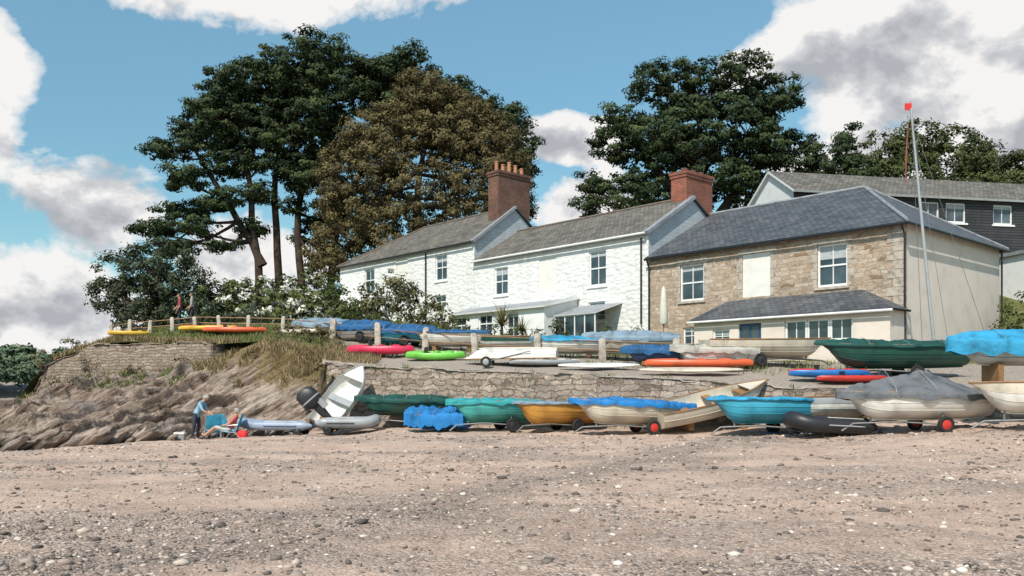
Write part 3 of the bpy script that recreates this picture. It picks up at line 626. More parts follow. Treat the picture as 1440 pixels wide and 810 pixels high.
A=[(-20.3,27.6,3,1.6),(-16.8,28.5,3,1.5),(-18.8,24.6,3,1.7),(-14.8,25,3,1.8),(-20.2,21,2.6,1.4),(-15.8,21.6,3,1.7),(-17.5,18,2.6,1.6),(-17.6,13.5,1.9,1.4),(-13.5,27.6,2.6,1.5),(-16.9,10.9,1.3,.8),(-21.7,25.5,2,1.5),(-17.5,26.6,3,1.6),(-21.0,23.5,2.4,1.6),(-17.2,23,3,1.6),(-19.2,18.6,2.0,1.1),(-16,15.5,2,1.6),(-18.9,26.2,2.5,1.4),(-18.4,20.6,2.4,1.4),(-19.3,15.6,1.4,.7)]
tree('pine_tree',[[(-20.4,75,gp-1),(-20.8,75,16),(-20.3,75,22),(-20,75,27)],[(-18.6,75,gp-1),(-18.9,75,15),(-18,75,21),(-16,75,27)]],yb(A,75,2,1.1,1.1,1.14),BK,PINE,.3,**pk)
A=[(-12.7,27.8,3,1.6),(-9.5,28.2,2.6,1.5),(-6.4,27.2,2.6,1.5),(-3.4,25.6,2.6,1.5),(-.5,23.9,2.2,1.4),(.9,21.9,1.7,1.2),(-1.2,20,2.2,1.3),(.4,17.9,1.6,1.2),(-10.5,25,3,1.8),(-5,22.7,3,1.7),(-8,24.6,3,1.8),(-2.3,22.8,2.6,1.5),(-11,27,2.6,1.4),(-8,26.4,2.6,1.4),(-5,25.5,2.4,1.4),(1.1,19.8,1.6,1.1)]
tree('pine_tree',[[(-16.5,77,gp-1),(-15.5,77,15),(-12.5,77,22),(-10,77,27)],[(-14.5,77,gp+6),(-10,77,18),(-5,77,22),(-1,77,23.5)]],yb(A,77,2,1.1,1.1,1.14),BK,PINE,.3,**pk)
A=[(-7.6,17.5,5.6,6.2),(-6.8,22,4.4,3.0),(-4.2,21.3,3.6,2.8),(-12,16,3.8,4.8),(-14,12.4,2.8,4.2),(-2.8,16.5,4.4,5.2),(-.6,16.5,2.2,4.0),(-10,12.2,4,4),(-10.8,20,3.4,3.2),(.5,13.5,1.8,2.5),(-7.3,24.2,2.4,1.3),(-1.4,20.4,2.2,2),(-14.2,17,1.8,2.4),(-15.4,10.5,1.6,2.2)]
tree('copper_beech_tree',[[(-8,71,6),(-8,71,12),(-7.7,71,18),(-7,71,23)]],[(x,70.5+rng.uniform(-1,1),z,rx,min(rx,3.6),rz) for x,z,rx,rz in A],BK2,BEECH,.4,cl_per=13,cr=.58,leaf=.12,nl=74,flat=.65,shell=.5,topbias=.1)
A=[(10.5,21.8,2.2,1.4),(13.5,22.4,2.4,1.4),(16.5,22,2.2,1.3),(19,20.5,2,1.3),(8.3,19.6,2,1.2),(7.3,17.2,2,1.2),(6.2,14.6,1.8,1.1),(5.5,13,1.4,.8),(12,19,3,1.9),(16,18.5,3,1.9),(20,17.5,2.4,1.5),(21.5,15.5,1.8,1.3),(11,15.7,3,1.7),(15,15,3,1.9),(19,14.4,2.6,1.5),(9,13.5,2.6,1.2),(13,12.6,3,1.3),(17.5,12.3,2.6,1.1),(14,20.6,3,1.4),(18,16.5,2.6,1.5),(9.6,17.6,2.6,1.4),(13.4,17,3,1.4),(17.8,20.4,2.4,1.3)]
pk2=dict(pk); pk2.update(leaf=.13,cr=.56,cl_per=10)
tree('pine_tree',[[(14,62,7),(13.8,62,13),(13.6,62,21)],[(14,62,11),(10,62,16),(8.5,62,19)],[(14,62,11),(18,62,16),(19,62,20)]],yb(A,62,1.6,1.1,1.06,1.1),BK,PINE,.34,**pk2)
tree('pine_tree',[[(29.8,76,10),(29.8,76,21.5)]],yb([(29.8,22,1,1.4),(29.6,20,1.8,1.4),(30,18,2.4,1.5),(29.5,16,2.8,1.5),(27,18.5,1.6,1.8),(26.5,16,2,2)],76,.6),BK,PINE,.35,**pk)
ok=dict(cl_per=9,cr=.66,leaf=.16,nl=60,flat=.75,shell=.45,topbias=.1)
tree('oak_tree',[[(35,78,11),(35,78,21)]],yb([(34,20.8,3,2.4),(37,21.8,3,2.4),(35.5,18.5,3.6,2.6),(32.6,18.6,2.6,2.6)],78,.8,.8),BK2,OAK,.4,**ok)
tree('oak_tree',[[(42,78,11),(42,78,20)]],yb([(40.5,20.8,3,2.6),(43.5,20,3,2.6),(42,17.2,3.6,2.6),(46,18.4,3,3)],78,.8,.8),BK2,OAK,.4,**ok)
tree('holm_oak_tree',[[(-20.7,50,2.8),(-20.8,50,5),(-20.5,50,7.5)],[(-20.7,50,3.2),(-22.5,50,5),(-23,50,6)]],
 [(-20.7,50,7.0,2.1,1.8,1.5),(-22.6,50,6.5,1.7,1.6,1.4),(-23.6,50,5.2,1.1,1.4,1.1),(-19.4,50,5.8,1.7,1.6,1.4),(-22,50,4.9,1.8,1.8,1.2),(-18.2,50.3,4.9,1.2,1.4,.9),(-21.5,49.6,3.9,2.0,1.4,.9),(-17.4,51,5.4,.9,.8,.5),(-20.5,50,5.2,2,1.6,1.4)],BK2,HOLM,.25,cl_per=24,cr=.38,leaf=.09,nl=54,flat=.75,shell=.5,topbias=.1)
def shrub(name,blobs,mat,leaf=.1,cr=.3,cl=22,nl=32):
    par=empty(name)
    s=B()
    for (cx,cy,cz,rx,ry,rz) in blobs:
        for j in range(4):
            a=(cx+rng.uniform(-.2,.2)*rx,cy+rng.uniform(-.2,.2)*ry,min(gz(cx,cy),cz-rz)-.1); limb(s,a,(cx+rng.uniform(-.6,.6)*rx,cy+rng.uniform(-.6,.6)*ry,cz+rng.uniform(-.2,.6)*rz),.04,.012,BK2,.1,4)
    s.make('stems',par,True); leafobj('foliage',par,blobs,mat,cl_per=cl,cr=cr,leaf=leaf,nl=nl,flat=.8,shell=.4,topbias=.15)
    return par
GREENB=attr_mat('shrub_leaves',[(0,(.02,.035,.01)),(.5,(.07,.095,.026)),(.9,(.14,.165,.05)),(1,(.17,.19,.065))],.7,trans=.12)
TAM=attr_mat('tamarisk_leaves',[(0,(.045,.045,.018)),(.5,(.12,.112,.048)),(1,(.22,.2,.1))],.75,trans=.1)
SCR=attr_mat('bramble_leaves',[(0,(.05,.038,.016)),(.5,(.14,.11,.048)),(1,(.26,.21,.1))],.8)
FLOW=attr_mat('flowering_leaves',[(0,(.03,.045,.015)),(.4,(.08,.1,.03)),(.55,(.12,.14,.05)),(.58,(.6,.58,.5)),(1,(.72,.69,.62))],.7)
def zb(x,y,rz,k=.7): return gz(x,y)+rz*k
def SH(lst): return [(x,y,zb(x,y,rz),rx,ry,rz) for x,y,rx,ry,rz in lst]
shrub('tamarisk_shrub',[(-6.6,46,4.9,1.7,1.1,1.2),(-5.2,46,4.1,1.3,1,1.1),(-7.7,46,4.0,1.3,1,1.1),(-3.9,45.6,3.5,1.0,.9,.7)],TAM,.09,.32,28,40)
shrub('flowering_shrub',SH([(-13.0,47.2,1.6,1.2,1.6),(-14.9,47.2,1.6,1.2,1.4),(-11.4,47.4,1.2,1,1.2)]),FLOW,.12,.3,26,36)
shrub('green_shrub',SH([(-9.9,47,1.8,1.3,1.3),(-17.0,50,1.8,1.3,1.5),(-8.6,47,1.5,1.2,1.0),(-12.0,51,2.0,1.3,1.9),(-16,52,2,1.3,1.8)]),GREENB,.1,.32,24,34)
shrub('dark_shrub',SH([(-18.3,47.5,1.5,1,.9),(-16.8,46.5,1.2,1,.8),(-20,46,1.2,1,.7),(-13.6,45.4,1.6,.8,.4)]),HOLM,.09,.3,26,34)
shrub('garden_hedge',SH([(1.6,40.5,1.1,.6,.55),(3.2,40,1,.6,.5),(.2,41,1,.6,.5),(5.4,39.5,1.1,.5,.75),(4.4,39.8,.8,.5,.6)]),GREENB,.07,.22,30,28)
shrub('garden_shrub',SH([(-4.6,42.5,1.0,.7,.8),(-2.6,42,.8,.7,.7),(-8.6,44.5,1.2,.8,.8),(2.3,42.2,.6,.6,.8),(-6.6,43.6,1.0,.7,.7),(-1.2,41.2,.6,.5,.6)]),OAK,.08,.25,30,30)
shrub('roadside_shrub',SH([(23.3,38,1.6,1.4,1.8),(25.2,38,1.8,1.4,2.6),(21.8,37.4,.9,.8,.9),(20.2,33.5,.9,.7,.8),(27,39,2,1.5,2.6),(22,34.5,1.2,.9,1.0)]),OAK,.09,.3,26,34)
def spiky(name,x,y,n,L,mat,h=.5):
    z=gz(x,y); par=empty(name,(x,y,z)); s=B(); s.tube([(0,0,-.1),(0,0,h)],[.09,.06],BK2)
    for i in range(n):
        a=rng.uniform(0,6.28); el=rng.uniform(.1,1.45); l=L*rng.uniform(.7,1.1); rows=[]
        for k in range(5):
            t=k/4; r=l*t*math.cos(el); zz=h+l*t*math.sin(el)-l*.35*t*t*math.cos(el); w=.035*(1-t)+.004
            rows.append([(r*math.cos(a)-w*math.sin(a),r*math.sin(a)+w*math.cos(a),zz),(r*math.cos(a)+w*math.sin(a),r*math.sin(a)-w*math.cos(a),zz)])
        s.loft(rows,mat)
    s.make('leaves',par)
SPK=simple('cordyline_leaf',(.20,.17,.07),.6,.3)
spiky('cordyline_plant',-.5,41.6,110,1.3,SPK,.9); spiky('cordyline_plant',.5,42.0,70,1.0,SPK,.6)
def blades(name,P_,h,mat,lean=.5,w=.02):
    N=len(P_); a=rng.uniform(0,6.28,N); hh=h*rng.uniform(.5,1.3,N); dx=np.cos(a)*hh*lean*rng.uniform(.2,1,N); dy=np.sin(a)*hh*lean*rng.uniform(.2,1,N)
    b_=rng.uniform(0,6.28,N); wx_=np.cos(b_)*w; wy_=np.sin(b_)*w; z0=np.zeros(N)
    p0=P_+np.stack([wx_,wy_,z0-.03],1); p1=P_-np.stack([wx_,wy_,z0+.03],1); p2=P_+np.stack([dx,dy,hh],1)
    npmesh(name,np.stack([p0,p1,p2],1).reshape(-1,3),np.arange(3*N).reshape(-1,3),3,mat,np.repeat(rng.uniform(0,1,N),3))
DRY=attr_mat('dry_grass',[(0,(.10,.07,.033)),(.5,(.25,.18,.09)),(1,(.40,.32,.18))],.85)
GRN=attr_mat('grass_blades',[(0,(.05,.068,.02)),(.6,(.135,.155,.046)),(1,(.26,.24,.11))],.8)
n=9000; x=rng.uniform(-21,-8,n); s_=rng.uniform(0,4.5,n); y=yw(x)+s_
blades('meadow_grass',np.stack([x,y,terr(x,y)],1),.16,GRN,.5,.025)
V=np.array(verts).reshape(NR,NC,3); pts=[]
for _ in range(26000):
    k=rng.integers(int(NC*.55),NC-1); r=int(NR*rng.uniform(.2,1)**.7)-1; p=V[r,k]
    if noise.noise(Vector(p)*.9)+.25*(p[0]+9)/2+ (r/NR-.6)*1.2>.02: pts.append(p+rng.normal(size=3)*.04)
blades('dry_grass_tussocks',np.array(pts),.24,DRY,.9,.02)
pts=[]
for _ in range(9000):
    k=rng.integers(int(NC*.22),int(NC*.62)); r=int(NR*rng.uniform(.55,1)**.6)-1; p=V[r,k]
    if noise.noise(Vector(p)*1.1+Vector((9,0,0)))>.12: pts.append(p+rng.normal(size=3)*.03)
blades('cliff_weeds',np.array(pts),.17,GRN,1.0,.022)
x=rng.uniform(-22,-12,3000); blades('wall_top_grass',np.stack([x,yw(x)+rng.uniform(0,.5,3000),terr(x,yw(x)+.2)],1),.26,DRY,.6,.02)
x=rng.uniform(-7.8,-5.2,1800); y=yw(x)+rng.uniform(.4,3,1800); blades('terrace_grass',np.stack([x,y,terr(x,y)],1),.28,DRY,.6,.02)
x=rng.uniform(-6,14,4200); y=yw(x)+rng.uniform(1.8,7,4200); kp=np.array([noise.noise(Vector((a_*.8,b_*.8,1)))>-.02 for a_,b_ in zip(x,y)]); blades('path_edge_weeds',np.stack([x,y,terr(x,y)],1)[kp],.2,GRN,.7,.02)
x=rng.uniform(-6.5,14,1500); kp=np.array([noise.noise(Vector((a_*1.1,0,3)))>.12 for a_ in x]); x=x[kp]; y=yw(x)-rng.uniform(-.02,.25,len(x)); blades('wall_plants',np.stack([x,y,terr(x,y+.3)-rng.uniform(-.05,.35,len(x))],1),.14,GRN,1.2,.02)
shrub('bramble_scrub',[(-8.7,37.0,2.15,1.0,.6,.38),(-7.6,35.9,1.75,.6,.5,.35),(-9.9,37.6,2.3,.8,.5,.3),(-8.0,34.7,.6,.6,.35,.55),(-7.5,33.4,.3,.35,.3,.6),(-9.2,35.4,.9,.5,.3,.35),(-10.8,36.2,1.2,.6,.3,.25),(-7.9,33.1,-.6,.4,.3,.5),(-6.9,33.0,-.2,.25,.2,.6)],SCR,.055,.16,44,32)
shrub('wall_foot_weeds',[(-21.5,40,.1,.6,.3,.3),(-19.8,39.6,.9,.4,.3,.3),(-14.3,37.9,1.0,.8,.3,.3),(-17.2,38.9,.7,.5,.3,.2),(-22.6,41,1.2,.6,.5,.5),(-21,41,1.9,.7,.5,.35)],SCR,.06,.17,34,26)
hb=[]
for i in range(26):
    x=-112+i*3.1; z=3.0+2.4*math.sin(i*.12+1.0)+rng.uniform(-.7,.7)-max(0,(x+72))*.30
    hb.append((x,152+rng.uniform(-4,4),z-1.0,3.4,3,2.2))
    hb.append((x+1.5,147,z-3.2,3.4,3,2.0))
par=empty('distant_wooded_headland'); leafobj('tree_canopy',par,hb,attr_mat('distant_leaves',[(0,(.045,.07,.045)),(.5,(.085,.12,.07)),(1,(.15,.18,.10))],.8),cl_per=5,cr=1.1,leaf=.42,nl=36,flat=.7,shell=.4,topbias=.2)
s=B(); rows=[]
for j in range(6):
    rows.append([(-140+i*4,143+j*5,-3.4+(2.4+2.2*math.sin(i*.2))*math.sin(j/5*math.pi/2)*max(0,min(1,(-50-(-140+i*4))/20))) for i in range(24)])
s.loft(rows,GROUND); s.make('hillside',par,True)

# ---------------------------------------------------------------- boats
def wheel(s,c,r,hub):
    w=.06
    s.lathe([(r*.62,-w*.8),(r*.85,-w),(r*.97,-w*.6),(r,0),(r*.97,w*.6),(r*.85,w),(r*.62,w*.8)],RUBBER,c,'y',18)
    s.lathe([(r*.12,-w*1.15),(r*.5,-w*.9),(r*.63,-w*.7),(r*.63,w*.7),(r*.5,w*.9),(r*.12,w*1.15)],hub,c,'y',14)
def hullfn(L,Bm,D,tr=.72,rise=.22,fine=2.0):
    def hb(t):
        if t>.42: return max(.015,Bm/2*(1-((t-.42)/.58)**fine))
        return Bm/2*(1-(1-tr)*((.42-t)/.42)**2)
    sh=lambda t:D*(1+rise*t*t+.05*(1-t)**2)
    kl=lambda t:D*(.08*((.5-t)/.5)**2 if t<.5 else .0)+D*.8*max(0,(t-.72)/.28)**2.2
    return hb,sh,kl
def boat(name,x,y,yaw,L=3.6,Bm=1.45,D=.5,hull=None,top=None,cover=None,rh=.28,roll=0,pitch=0,lift=.28,trolley=True,hub=None,z=None,tr=.72,inside=None,coverdrop=.16,tent=.5,rise=.22,boom=0,strake=2,chocks=True,wr=1.0,thw=None,thws=(.22,.5,.75),fine=2.0):
    hull=hull or P['white']; top=top or hull; hub=hub or P['black']; inside=inside or P['cream']; thw=thw or P['wood']
    if z is None: z=(bz(x,y) if y<yw(x)-.3 else gz(x,y))
    par=empty(name,(x,y,z),(0,0,R(yaw)))
    rm=Matrix.Translation((0,0,lift))@Matrix.Rotation(R(pitch),4,'Y')@Matrix.Rotation(R(roll),4,'X')@Matrix.Translation((-L/2,0,0))
    hb,sh,kl=hullfn(L,Bm,D,tr,rise,fine)
    NS,NJ=22,9
    def sec(t,inn=0):
        r=[]; h=max(.01,hb(t)-inn); k=kl(t)+inn*1.3; S=sh(t)
        k=min(k,S-.03)
        for j in range(-NJ,NJ+1):
            a=abs(j)/NJ; yy=h*math.sin(a*math.pi/2)**.75; zz=k+(S-k)*(a**2.3*.85+.15*a)
            xx=L*t*(1.0) - (0.10*L*(1-(zz-k)/(S-k+1e-5))*max(0,(t-.7)/.3)**2)
            r.append((xx,math.copysign(yy,j) if j else 0,zz))
        return r
    s=B(); ts=[i/NS for i in range(NS+1)]
    s.loft([sec(t) for t in ts],hull,matf=lambda a,k:(top if (k<strake or k>=2*NJ-strake) else hull))
    s.face(sec(0),hull)
    s.loft([sec(.03+.9*t,.035) for t in ts],inside)
    s.face(sec(.03,.035),inside)
    for sg in (0,-1):
        s.tube([(sec(t)[sg][0],sec(t)[sg][1],sec(t)[sg][2]+.005) for t in ts],.026,(P['wood'] if top is not P['wood'] else P['cream']) if thw is P['wood'] else thw,6)
        for jj in (2,4):
            j_=jj if sg==0 else 2*NJ-jj
            s.tube([(sec(t)[j_][0],sec(t)[j_][1]*1.006,sec(t)[j_][2]) for t in ts],.009,top,4)
    s.tube([(L*t,0,kl(t)-.02) for t in ts[:19]],.022,hull,5)
    if not cover:
        for t in thws:
            s.box(L*t-.12,L*t+.12,-hb(t)+.05,hb(t)-.05,sh(t)-.16,sh(t)-.13,thw)
        s.face([sec(t,.04)[0] for t in ts[17:]]+[sec(t,.04)[-1] for t in reversed(ts[17:])],top)
    s.xf(rm); s.make('hull',par,True,50)
    if cover:
        s=B(); rows=[]; off=rng.uniform(0,50)
        for i in range(61):
            t=-.012+1.03*i/60; tc=min(1,max(0,t)); h=hb(tc)+.035; S=sh(tc); row=[]
            rg=rh*(math.sin(math.pi*min(1,max(0,.08+.9*tc)))**tent)*(1 if i not in (0,60) else .5)
            if boom: rg=rh*max(.05,1-abs(tc-boom)/(boom if tc<boom else 1-boom))**.8
            dropn=coverdrop*(1+.55*noise.noise(Vector((t*7,off,0)))+.25*abs(math.sin(t*math.pi*7)))
            for w,zz in [(1.03,-dropn),(1.05,-dropn*.5),(1.04,-.03),(1.0,.025)]: row.append((w*h,S+zz))
            for k in (.88,.74,.6,.45,.3,.15): row.append((k*h,S+.03+rg*((1-k)**.9)-.06*math.sin(k*math.pi)*(1+noise.noise(Vector((t*6,k*3,off))))))
            full=[(-a,b_) for a,b_ in row]+[(0,S+.03+rg)]+[(a,b_) for a,b_ in reversed(row)]
            rr=[]
            for q,(yy,zz) in enumerate(full):
                w=noise.fractal(Vector((t*L*2.4+yy*.8,yy*2.5,off)),.8,2,4)*.05
                w2=(1-abs(noise.noise(Vector((t*L*4+yy*2.2,yy*.9,off+9))))*2)*.026
                edge=min(1,abs(abs(yy)/max(h,.01)-1.03)*9+.25)
                xx=L*t+(.05 if t>1 else 0)+noise.noise(Vector((t*3,yy*2,off+20)))*.02
                rr.append((xx,yy*(1+(w+w2)*.4*wr),zz+(w+w2)*wr*edge))
            rows.append(rr)
        s.loft(rows,cover); s.face(rows[0],cover); s.face(rows[-1],cover)
        for t in (.2,.45,.7):
            pth=[]
            for q in range(-8,9):
                a=q/8; h=hb(t)+.06; pth.append((L*t,a*h,sh(t)+.075+rh*((1-abs(a))**.85)*.98 if abs(a)<1 else sh(t)-coverdrop))
            s.tube(pth,.007,P['grey'],4)
        s.xf(rm); s.make('tarp_cover',par,True,75)
    if trolley:
        s=B(); xw=-L*.12; r=.23; hw=Bm*.34
        for sg in (-1,1):
            wheel(s,(xw,sg*(hw+.14),r),r,hub)
            s.tube([(xw,sg*hw,r),(L*.15,sg*hw*.7,.3),(L*.42,0,.24)],.022,STEEL,6); s.tube([(xw,sg*hw,r),(xw,sg*hw,lift+D*.42)],.03,STEEL,6)
        s.tube([(xw,-hw-.12,r),(xw,hw+.12,r)],.022,STEEL,6); s.tube([(L*.42,0,.24),(L*.5,0,.04)],.026,STEEL,6); s.tube([(L*.3,0,.24),(L*.3,0,lift+.05)],.03,STEEL,6)
        s.make('launching_trolley',par,True,40)
    elif lift>.1 and chocks:
        s=B()
        for xx in (-L*.25,L*.2): s.box(xx-.08,xx+.08,-Bm*.25,Bm*.25,0,lift+.03,P['wood'])
        s.make('chocks',par)
    return par
def kayak(name,x,y,yaw,L,W,Hh,c,c2=None,z=None,roll=0,dz=.02,dips=True,pitch=0):
    if z is None: z=gz(x,y)
    par=empty(name,(x,y,z+dz),(R(roll),R(pitch),R(yaw))); s=B(); rows=[]
    for i in range(41):
        t=i/40; h=W/2*max(.03,math.sin(math.pi*t))**.62; rk=.12*Hh*4*(t-.5)**2*2; H1=Hh*(.45+.55*math.sin(math.pi*t)**.4); row=[]
        for k in range(22):
            a=2*math.pi*k/22; yy=h*math.copysign(abs(math.cos(a))**.75,math.cos(a)); zz=H1/2+H1/2*math.copysign(abs(math.sin(a))**.7,math.sin(a))
            if dips and math.sin(a)>.25 and abs(yy)<h*.8:
                d=max(0,1-abs(t-.40)/.09)+max(0,1-abs(t-.62)/.07)+.6*max(0,1-abs(t-.84)/.05)
                zz-=min(1,d*1.6)*Hh*.5
            row.append((L*(t-.5),yy,zz+rk))
        rows.append(row)
    s.loft(rows,c,True,True,matf=(lambda a,k:(c2 if (c2 and k>8) else c)))
    if dips:
        s.box(-.32*L*.5-.02,-.32*L*.5+.06,-W*.25,W*.25,Hh*.55,Hh*1.35,P['black'])
        s.tube([(L*.45,-.03,Hh*.95),(L*.47,0,Hh*1.3),(L*.45,.03,Hh*.95)],.012,P['black'],5)
    s.make('hull',par,True,50); return par
def outboard(par,loc,rot,sc=1):
    s=B(); k=P['black']
    s.sq([(.0,0,0,.10,.08),(.05,0,0,.17,.12),(.2,0.01,0,.2,.13),(.33,.02,0,.18,.12),(.4,.03,0,.1,.07)],k,16,.7)
    s.sq([(.14,0.01,0,.203,.133),(.17,.01,0,.203,.133)],P['grey'],16,.7)
    s.sq([(-.62,0,0,.05,.02),(-.3,0,0,.07,.035),(.02,0,0,.09,.06)],P['black'],12,.8); s.box(-.14,.16,-.09,.09,-.5,-.485,P['grey'])
    s.tube([(-.16,0,-.62),(-.1,0,-.62),(.1,0,-.62),(.14,0,-.62)],[.02,.045,.04,.02],P['grey'],10); s.box(-.01,.03,-.008,.008,-.76,-.6,P['grey'])
    for a in (0,120,240):
        i0=len(s.v); s.face([(.14,-.02,0),(.15,.03,0),(.17,.05,.12),(.14,-.04,.12)],P['grey'])
        for i in range(i0,len(s.v)):
            v=Matrix.Rotation(R(a),3,'X')@Vector(s.v[i]); s.v[i]=(v.x,v.y,v.z-.62)
    s.tube([(-.15,0,.1),(-.55,.05,.16)],[.018,.026],k,8); s.box(-.16,-.06,-.1,.1,-.12,.06,P['grey'])
    o=s.make('outboard_motor',par,True,40,loc,rot); o.scale=(sc,)*3
def inflatable(name,x,y,yaw,L,Bm,r,c,c2,z=None,roll=0,pitch=0,lift=0.05,motor=True,wheels=False,msc=1.0,mrot=-25,mz=0):
    if z is None: z=bz(x,y) if y<yw(x)-.3 else gz(x,y)
    par=empty(name,(x,y,z+lift),(0,0,R(yaw))); s=B(); pth=[];rd=[]
    for i in range(41):
        t=-1+2*i/40; a=abs(t)
        if a>.42: xx=L*(.18-(a-.42)/.58*.68)+L*.02; yy=math.copysign(Bm/2-r,t); zz=r
        else:
            ph=a/.42*math.pi/2; xx=L*.2+L*.3*math.cos(ph)-r*math.cos(ph); yy=math.copysign((Bm/2-r)*math.sin(ph)**.8,t); zz=r+.16*math.cos(ph)**2*L*.25
        pth.append((xx,yy,zz)); rd.append(r*(1 if a<.9 else 1-(a-.9)*7))
    s.tube(pth,rd,c,14)
    for sd in (1,-1):
        s.tube([(p[0],sd*(Bm/2+.005),p[2]) for p in pth[3:11]],.022,c2,6)
        s.tube([(p[0],sd*(Bm/2-r*.5),p[2]+r*.9) for p in pth[3:11]],.01,P['white'],5)
    s.box(-L*.42,-L*.38,-(Bm/2-2*r),(Bm/2-2*r),.02,r*2.1,P['wood'])
    s.loft([[(-L*.42,-(Bm/2-r),r*.5),(-L*.42,0,.0),(-L*.42,(Bm/2-r),r*.5)],[(L*.2,-(Bm/2-r),r*.5),(L*.2,0,.0),(L*.2,(Bm/2-r),r*.5)],[(L*.45,-.03,r*1.4),(L*.46,0,r*1.3),(L*.45,.03,r*1.4)]],c2)
    s.box(-.05,.15,-(Bm/2-r),(Bm/2-r),r*1.5,r*1.6,P['grey'])
    rm=Matrix.Rotation(R(pitch),4,'Y')@Matrix.Rotation(R(roll),4,'X'); s.xf(rm); s.make('tubes',par,True,50)
    if motor:
        q=rm@Vector((-L*.43-.1,0,r*2.1+.12+mz)); outboard(par,q,(0,R(pitch)+R(mrot),R(180)),msc)
    if wheels:
        s=B()
        for sg in (-1,1): wheel(s,(-L*.3,sg*Bm*.4,.16-lift),.16,P['black'])
        s.tube([(-L*.3,-Bm*.4,.16-lift),(-L*.3,Bm*.4,.16-lift)],.02,STEEL); s.make('wheels',par,True)
    return par

# beach row, left to right
inflatable('inflatable_kayak',-8.5,30.9,172,3.0,.95,.17,P['bluegrey'],P['navy'],motor=False,wheels=True,lift=.2)
mb=boat('motor_boat',-6.15,31.5,66,2.75,1.3,.42,P['white'],P['white'],None,pitch=-64,roll=0,lift=1.15,trolley=False,chocks=False,inside=P['white'],tr=.85,thw=P['grey'],thws=(.45,),fine=3.2)
mb.rotation_euler=(Matrix.Rotation(R(20),4,'Y')@Matrix.Rotation(R(60),4,'Z')).to_euler(); mb.location.x-=.35
inflatable('inflatable_dinghy',-5.75,30.0,6,2.3,1.2,.19,P['grey'],P['black'],motor=True,wheels=True,lift=.18,msc=1.9,mrot=42,mz=.26)
boat('rowing_boat',-3.95,30.9,183,3.3,1.35,.5,P['green'],P['green'],C['green'],rh=.14,lift=.5,trolley=True,coverdrop=.1)
boat('rowing_boat',-2.55,29.0,160,2.3,1.25,.42,P['blue'],P['blue'],C['blue'],rh=.22,lift=.1,trolley=False,coverdrop=.34,tent=.25,wr=2.4)
boat('sailing_dinghy',-.55,28.6,200,3.2,1.45,.55,P['teal'],P['teal'],C['teal'],rh=.16,lift=.34,roll=8,coverdrop=.1)
boat('wooden_dinghy',1.5,28.1,212,3.2,1.4,.58,P['orange'],P['orange'],C['bluegrey'],rh=.07,lift=.28,roll=5,coverdrop=.04)
boat('sailing_dinghy',3.75,26.9,196,3.9,1.55,.56,P['cream'],P['cream'],C['blue'],rh=.14,lift=.33,hub=P['red'],roll=7,pitch=-2,coverdrop=.14,wr=1.6)
boat('clinker_boat',6.45,27.0,12,3.9,1.5,.6,P['cream'],P['cream'],None,lift=.46,pitch=-13,roll=12,trolley=False)
boat('sailing_dinghy',7.6,25.2,188,3.6,1.55,.58,P['sky'],P['sky'],C['ltblue'],rh=.08,lift=.38,roll=8,coverdrop=.05)
inflatable('inflatable_dinghy',8.75,23.7,186,2.5,1.3,.23,P['black'],P['grey'],motor=False,lift=.1,pitch=-3)
boat('small_dinghy',9.5,24.9,175,2.8,1.3,.46,P['white'],P['grey'],None,lift=.42,trolley=False,roll=12)
boat('sailing_dinghy',10.95,23.3,186,4.1,1.7,.6,P['white'],P['white'],C['grey'],rh=.66,lift=.36,hub=P['red'],boom=.42,coverdrop=.14,roll=5,wr=1.3)
boat('sailing_dinghy',14.0,22.0,176,4.2,1.6,.64,P['white'],P['cream'],None,lift=.46,hub=P['black'],roll=8)
boat('sailing_dinghy',14.3,24.0,182,4.0,1.6,.55,P['white'],P['sky'],C['ltblue'],rh=.35,lift=.5,z=.05,trolley=False,coverdrop=.3)
# terrace rows
kayak('kayak',-5.3,34.4,-6,2.75,.8,.42,P['pink'],dz=.08)
kayak('kayak',-3.0,33.4,-5,2.35,.82,.36,P['lime'],P['lime'],dz=.03,roll=8)
boat('overturned_dinghy',-.1,31.9,170,3.6,1.2,.32,P['white'],P['white'],None,lift=.62,roll=176,trolley=False,chocks=False)
s=B(); p=empty('board_trolley',(-.9,31.45,gz(-.9,31.45)),(0,0,R(-10))); wheel(s,(0,-.3,.2),.2,P['grey']); wheel(s,(0,.3,.2),.2,P['grey']); s.tube([(0,-.3,.2),(0,.3,.2)],.02,STEEL); s.tube([(-.1,0,.2),(1.6,0,.6)],.02,STEEL); s.make('frame',p,True)
kayak('surfboard',3.1,30.5,-6,2.9,.66,.12,P['white'],dips=False,dz=.1,roll=12)
kayak('surfboard',6.1,29.1,-3,3.5,.62,.11,P['cream'],dips=False,dz=.14,roll=12)
kayak('kayak',6.55,30.0,-7,3.75,.78,.34,P['oran'],dz=.12)
kayak('kayak',10.4,28.0,-3,2.6,.74,.32,P['red'],P['blue'],dz=.12)
kayak('kayak',11.0,27.6,5,2.4,.7,.26,P['navy'],P['red'],dz=.04)
kayak('kayak',1.2,31.5,4,2.6,.7,.26,P['cream'],P['grey'],dz=.03)
boat('covered_dinghy',-9.0,40.2,160,3.0,1.4,.45,P['white'],P['white'],C['bluegrey'],rh=.25,lift=.05,trolley=False)
boat('covered_dinghy',-6.9,38.9,155,3.4,1.5,.5,P['white'],P['navy'],C['dkblue'],rh=.28,lift=.15)
boat('covered_dinghy',-4.9,37.9,165,3.2,1.45,.48,P['sky'],P['sky'],C['dkblue'],rh=.25,lift=.2)
boat('covered_dinghy',-2.6,36.5,172,3.3,1.45,.52,P['white'],P['white'],C['dkblue'],rh=.12,lift=.22,trolley=False,coverdrop=.04)
boat('covered_dinghy',-.4,35.9,168,2.6,1.3,.45,P['white'],P['green'],None,lift=.2,trolley=False)
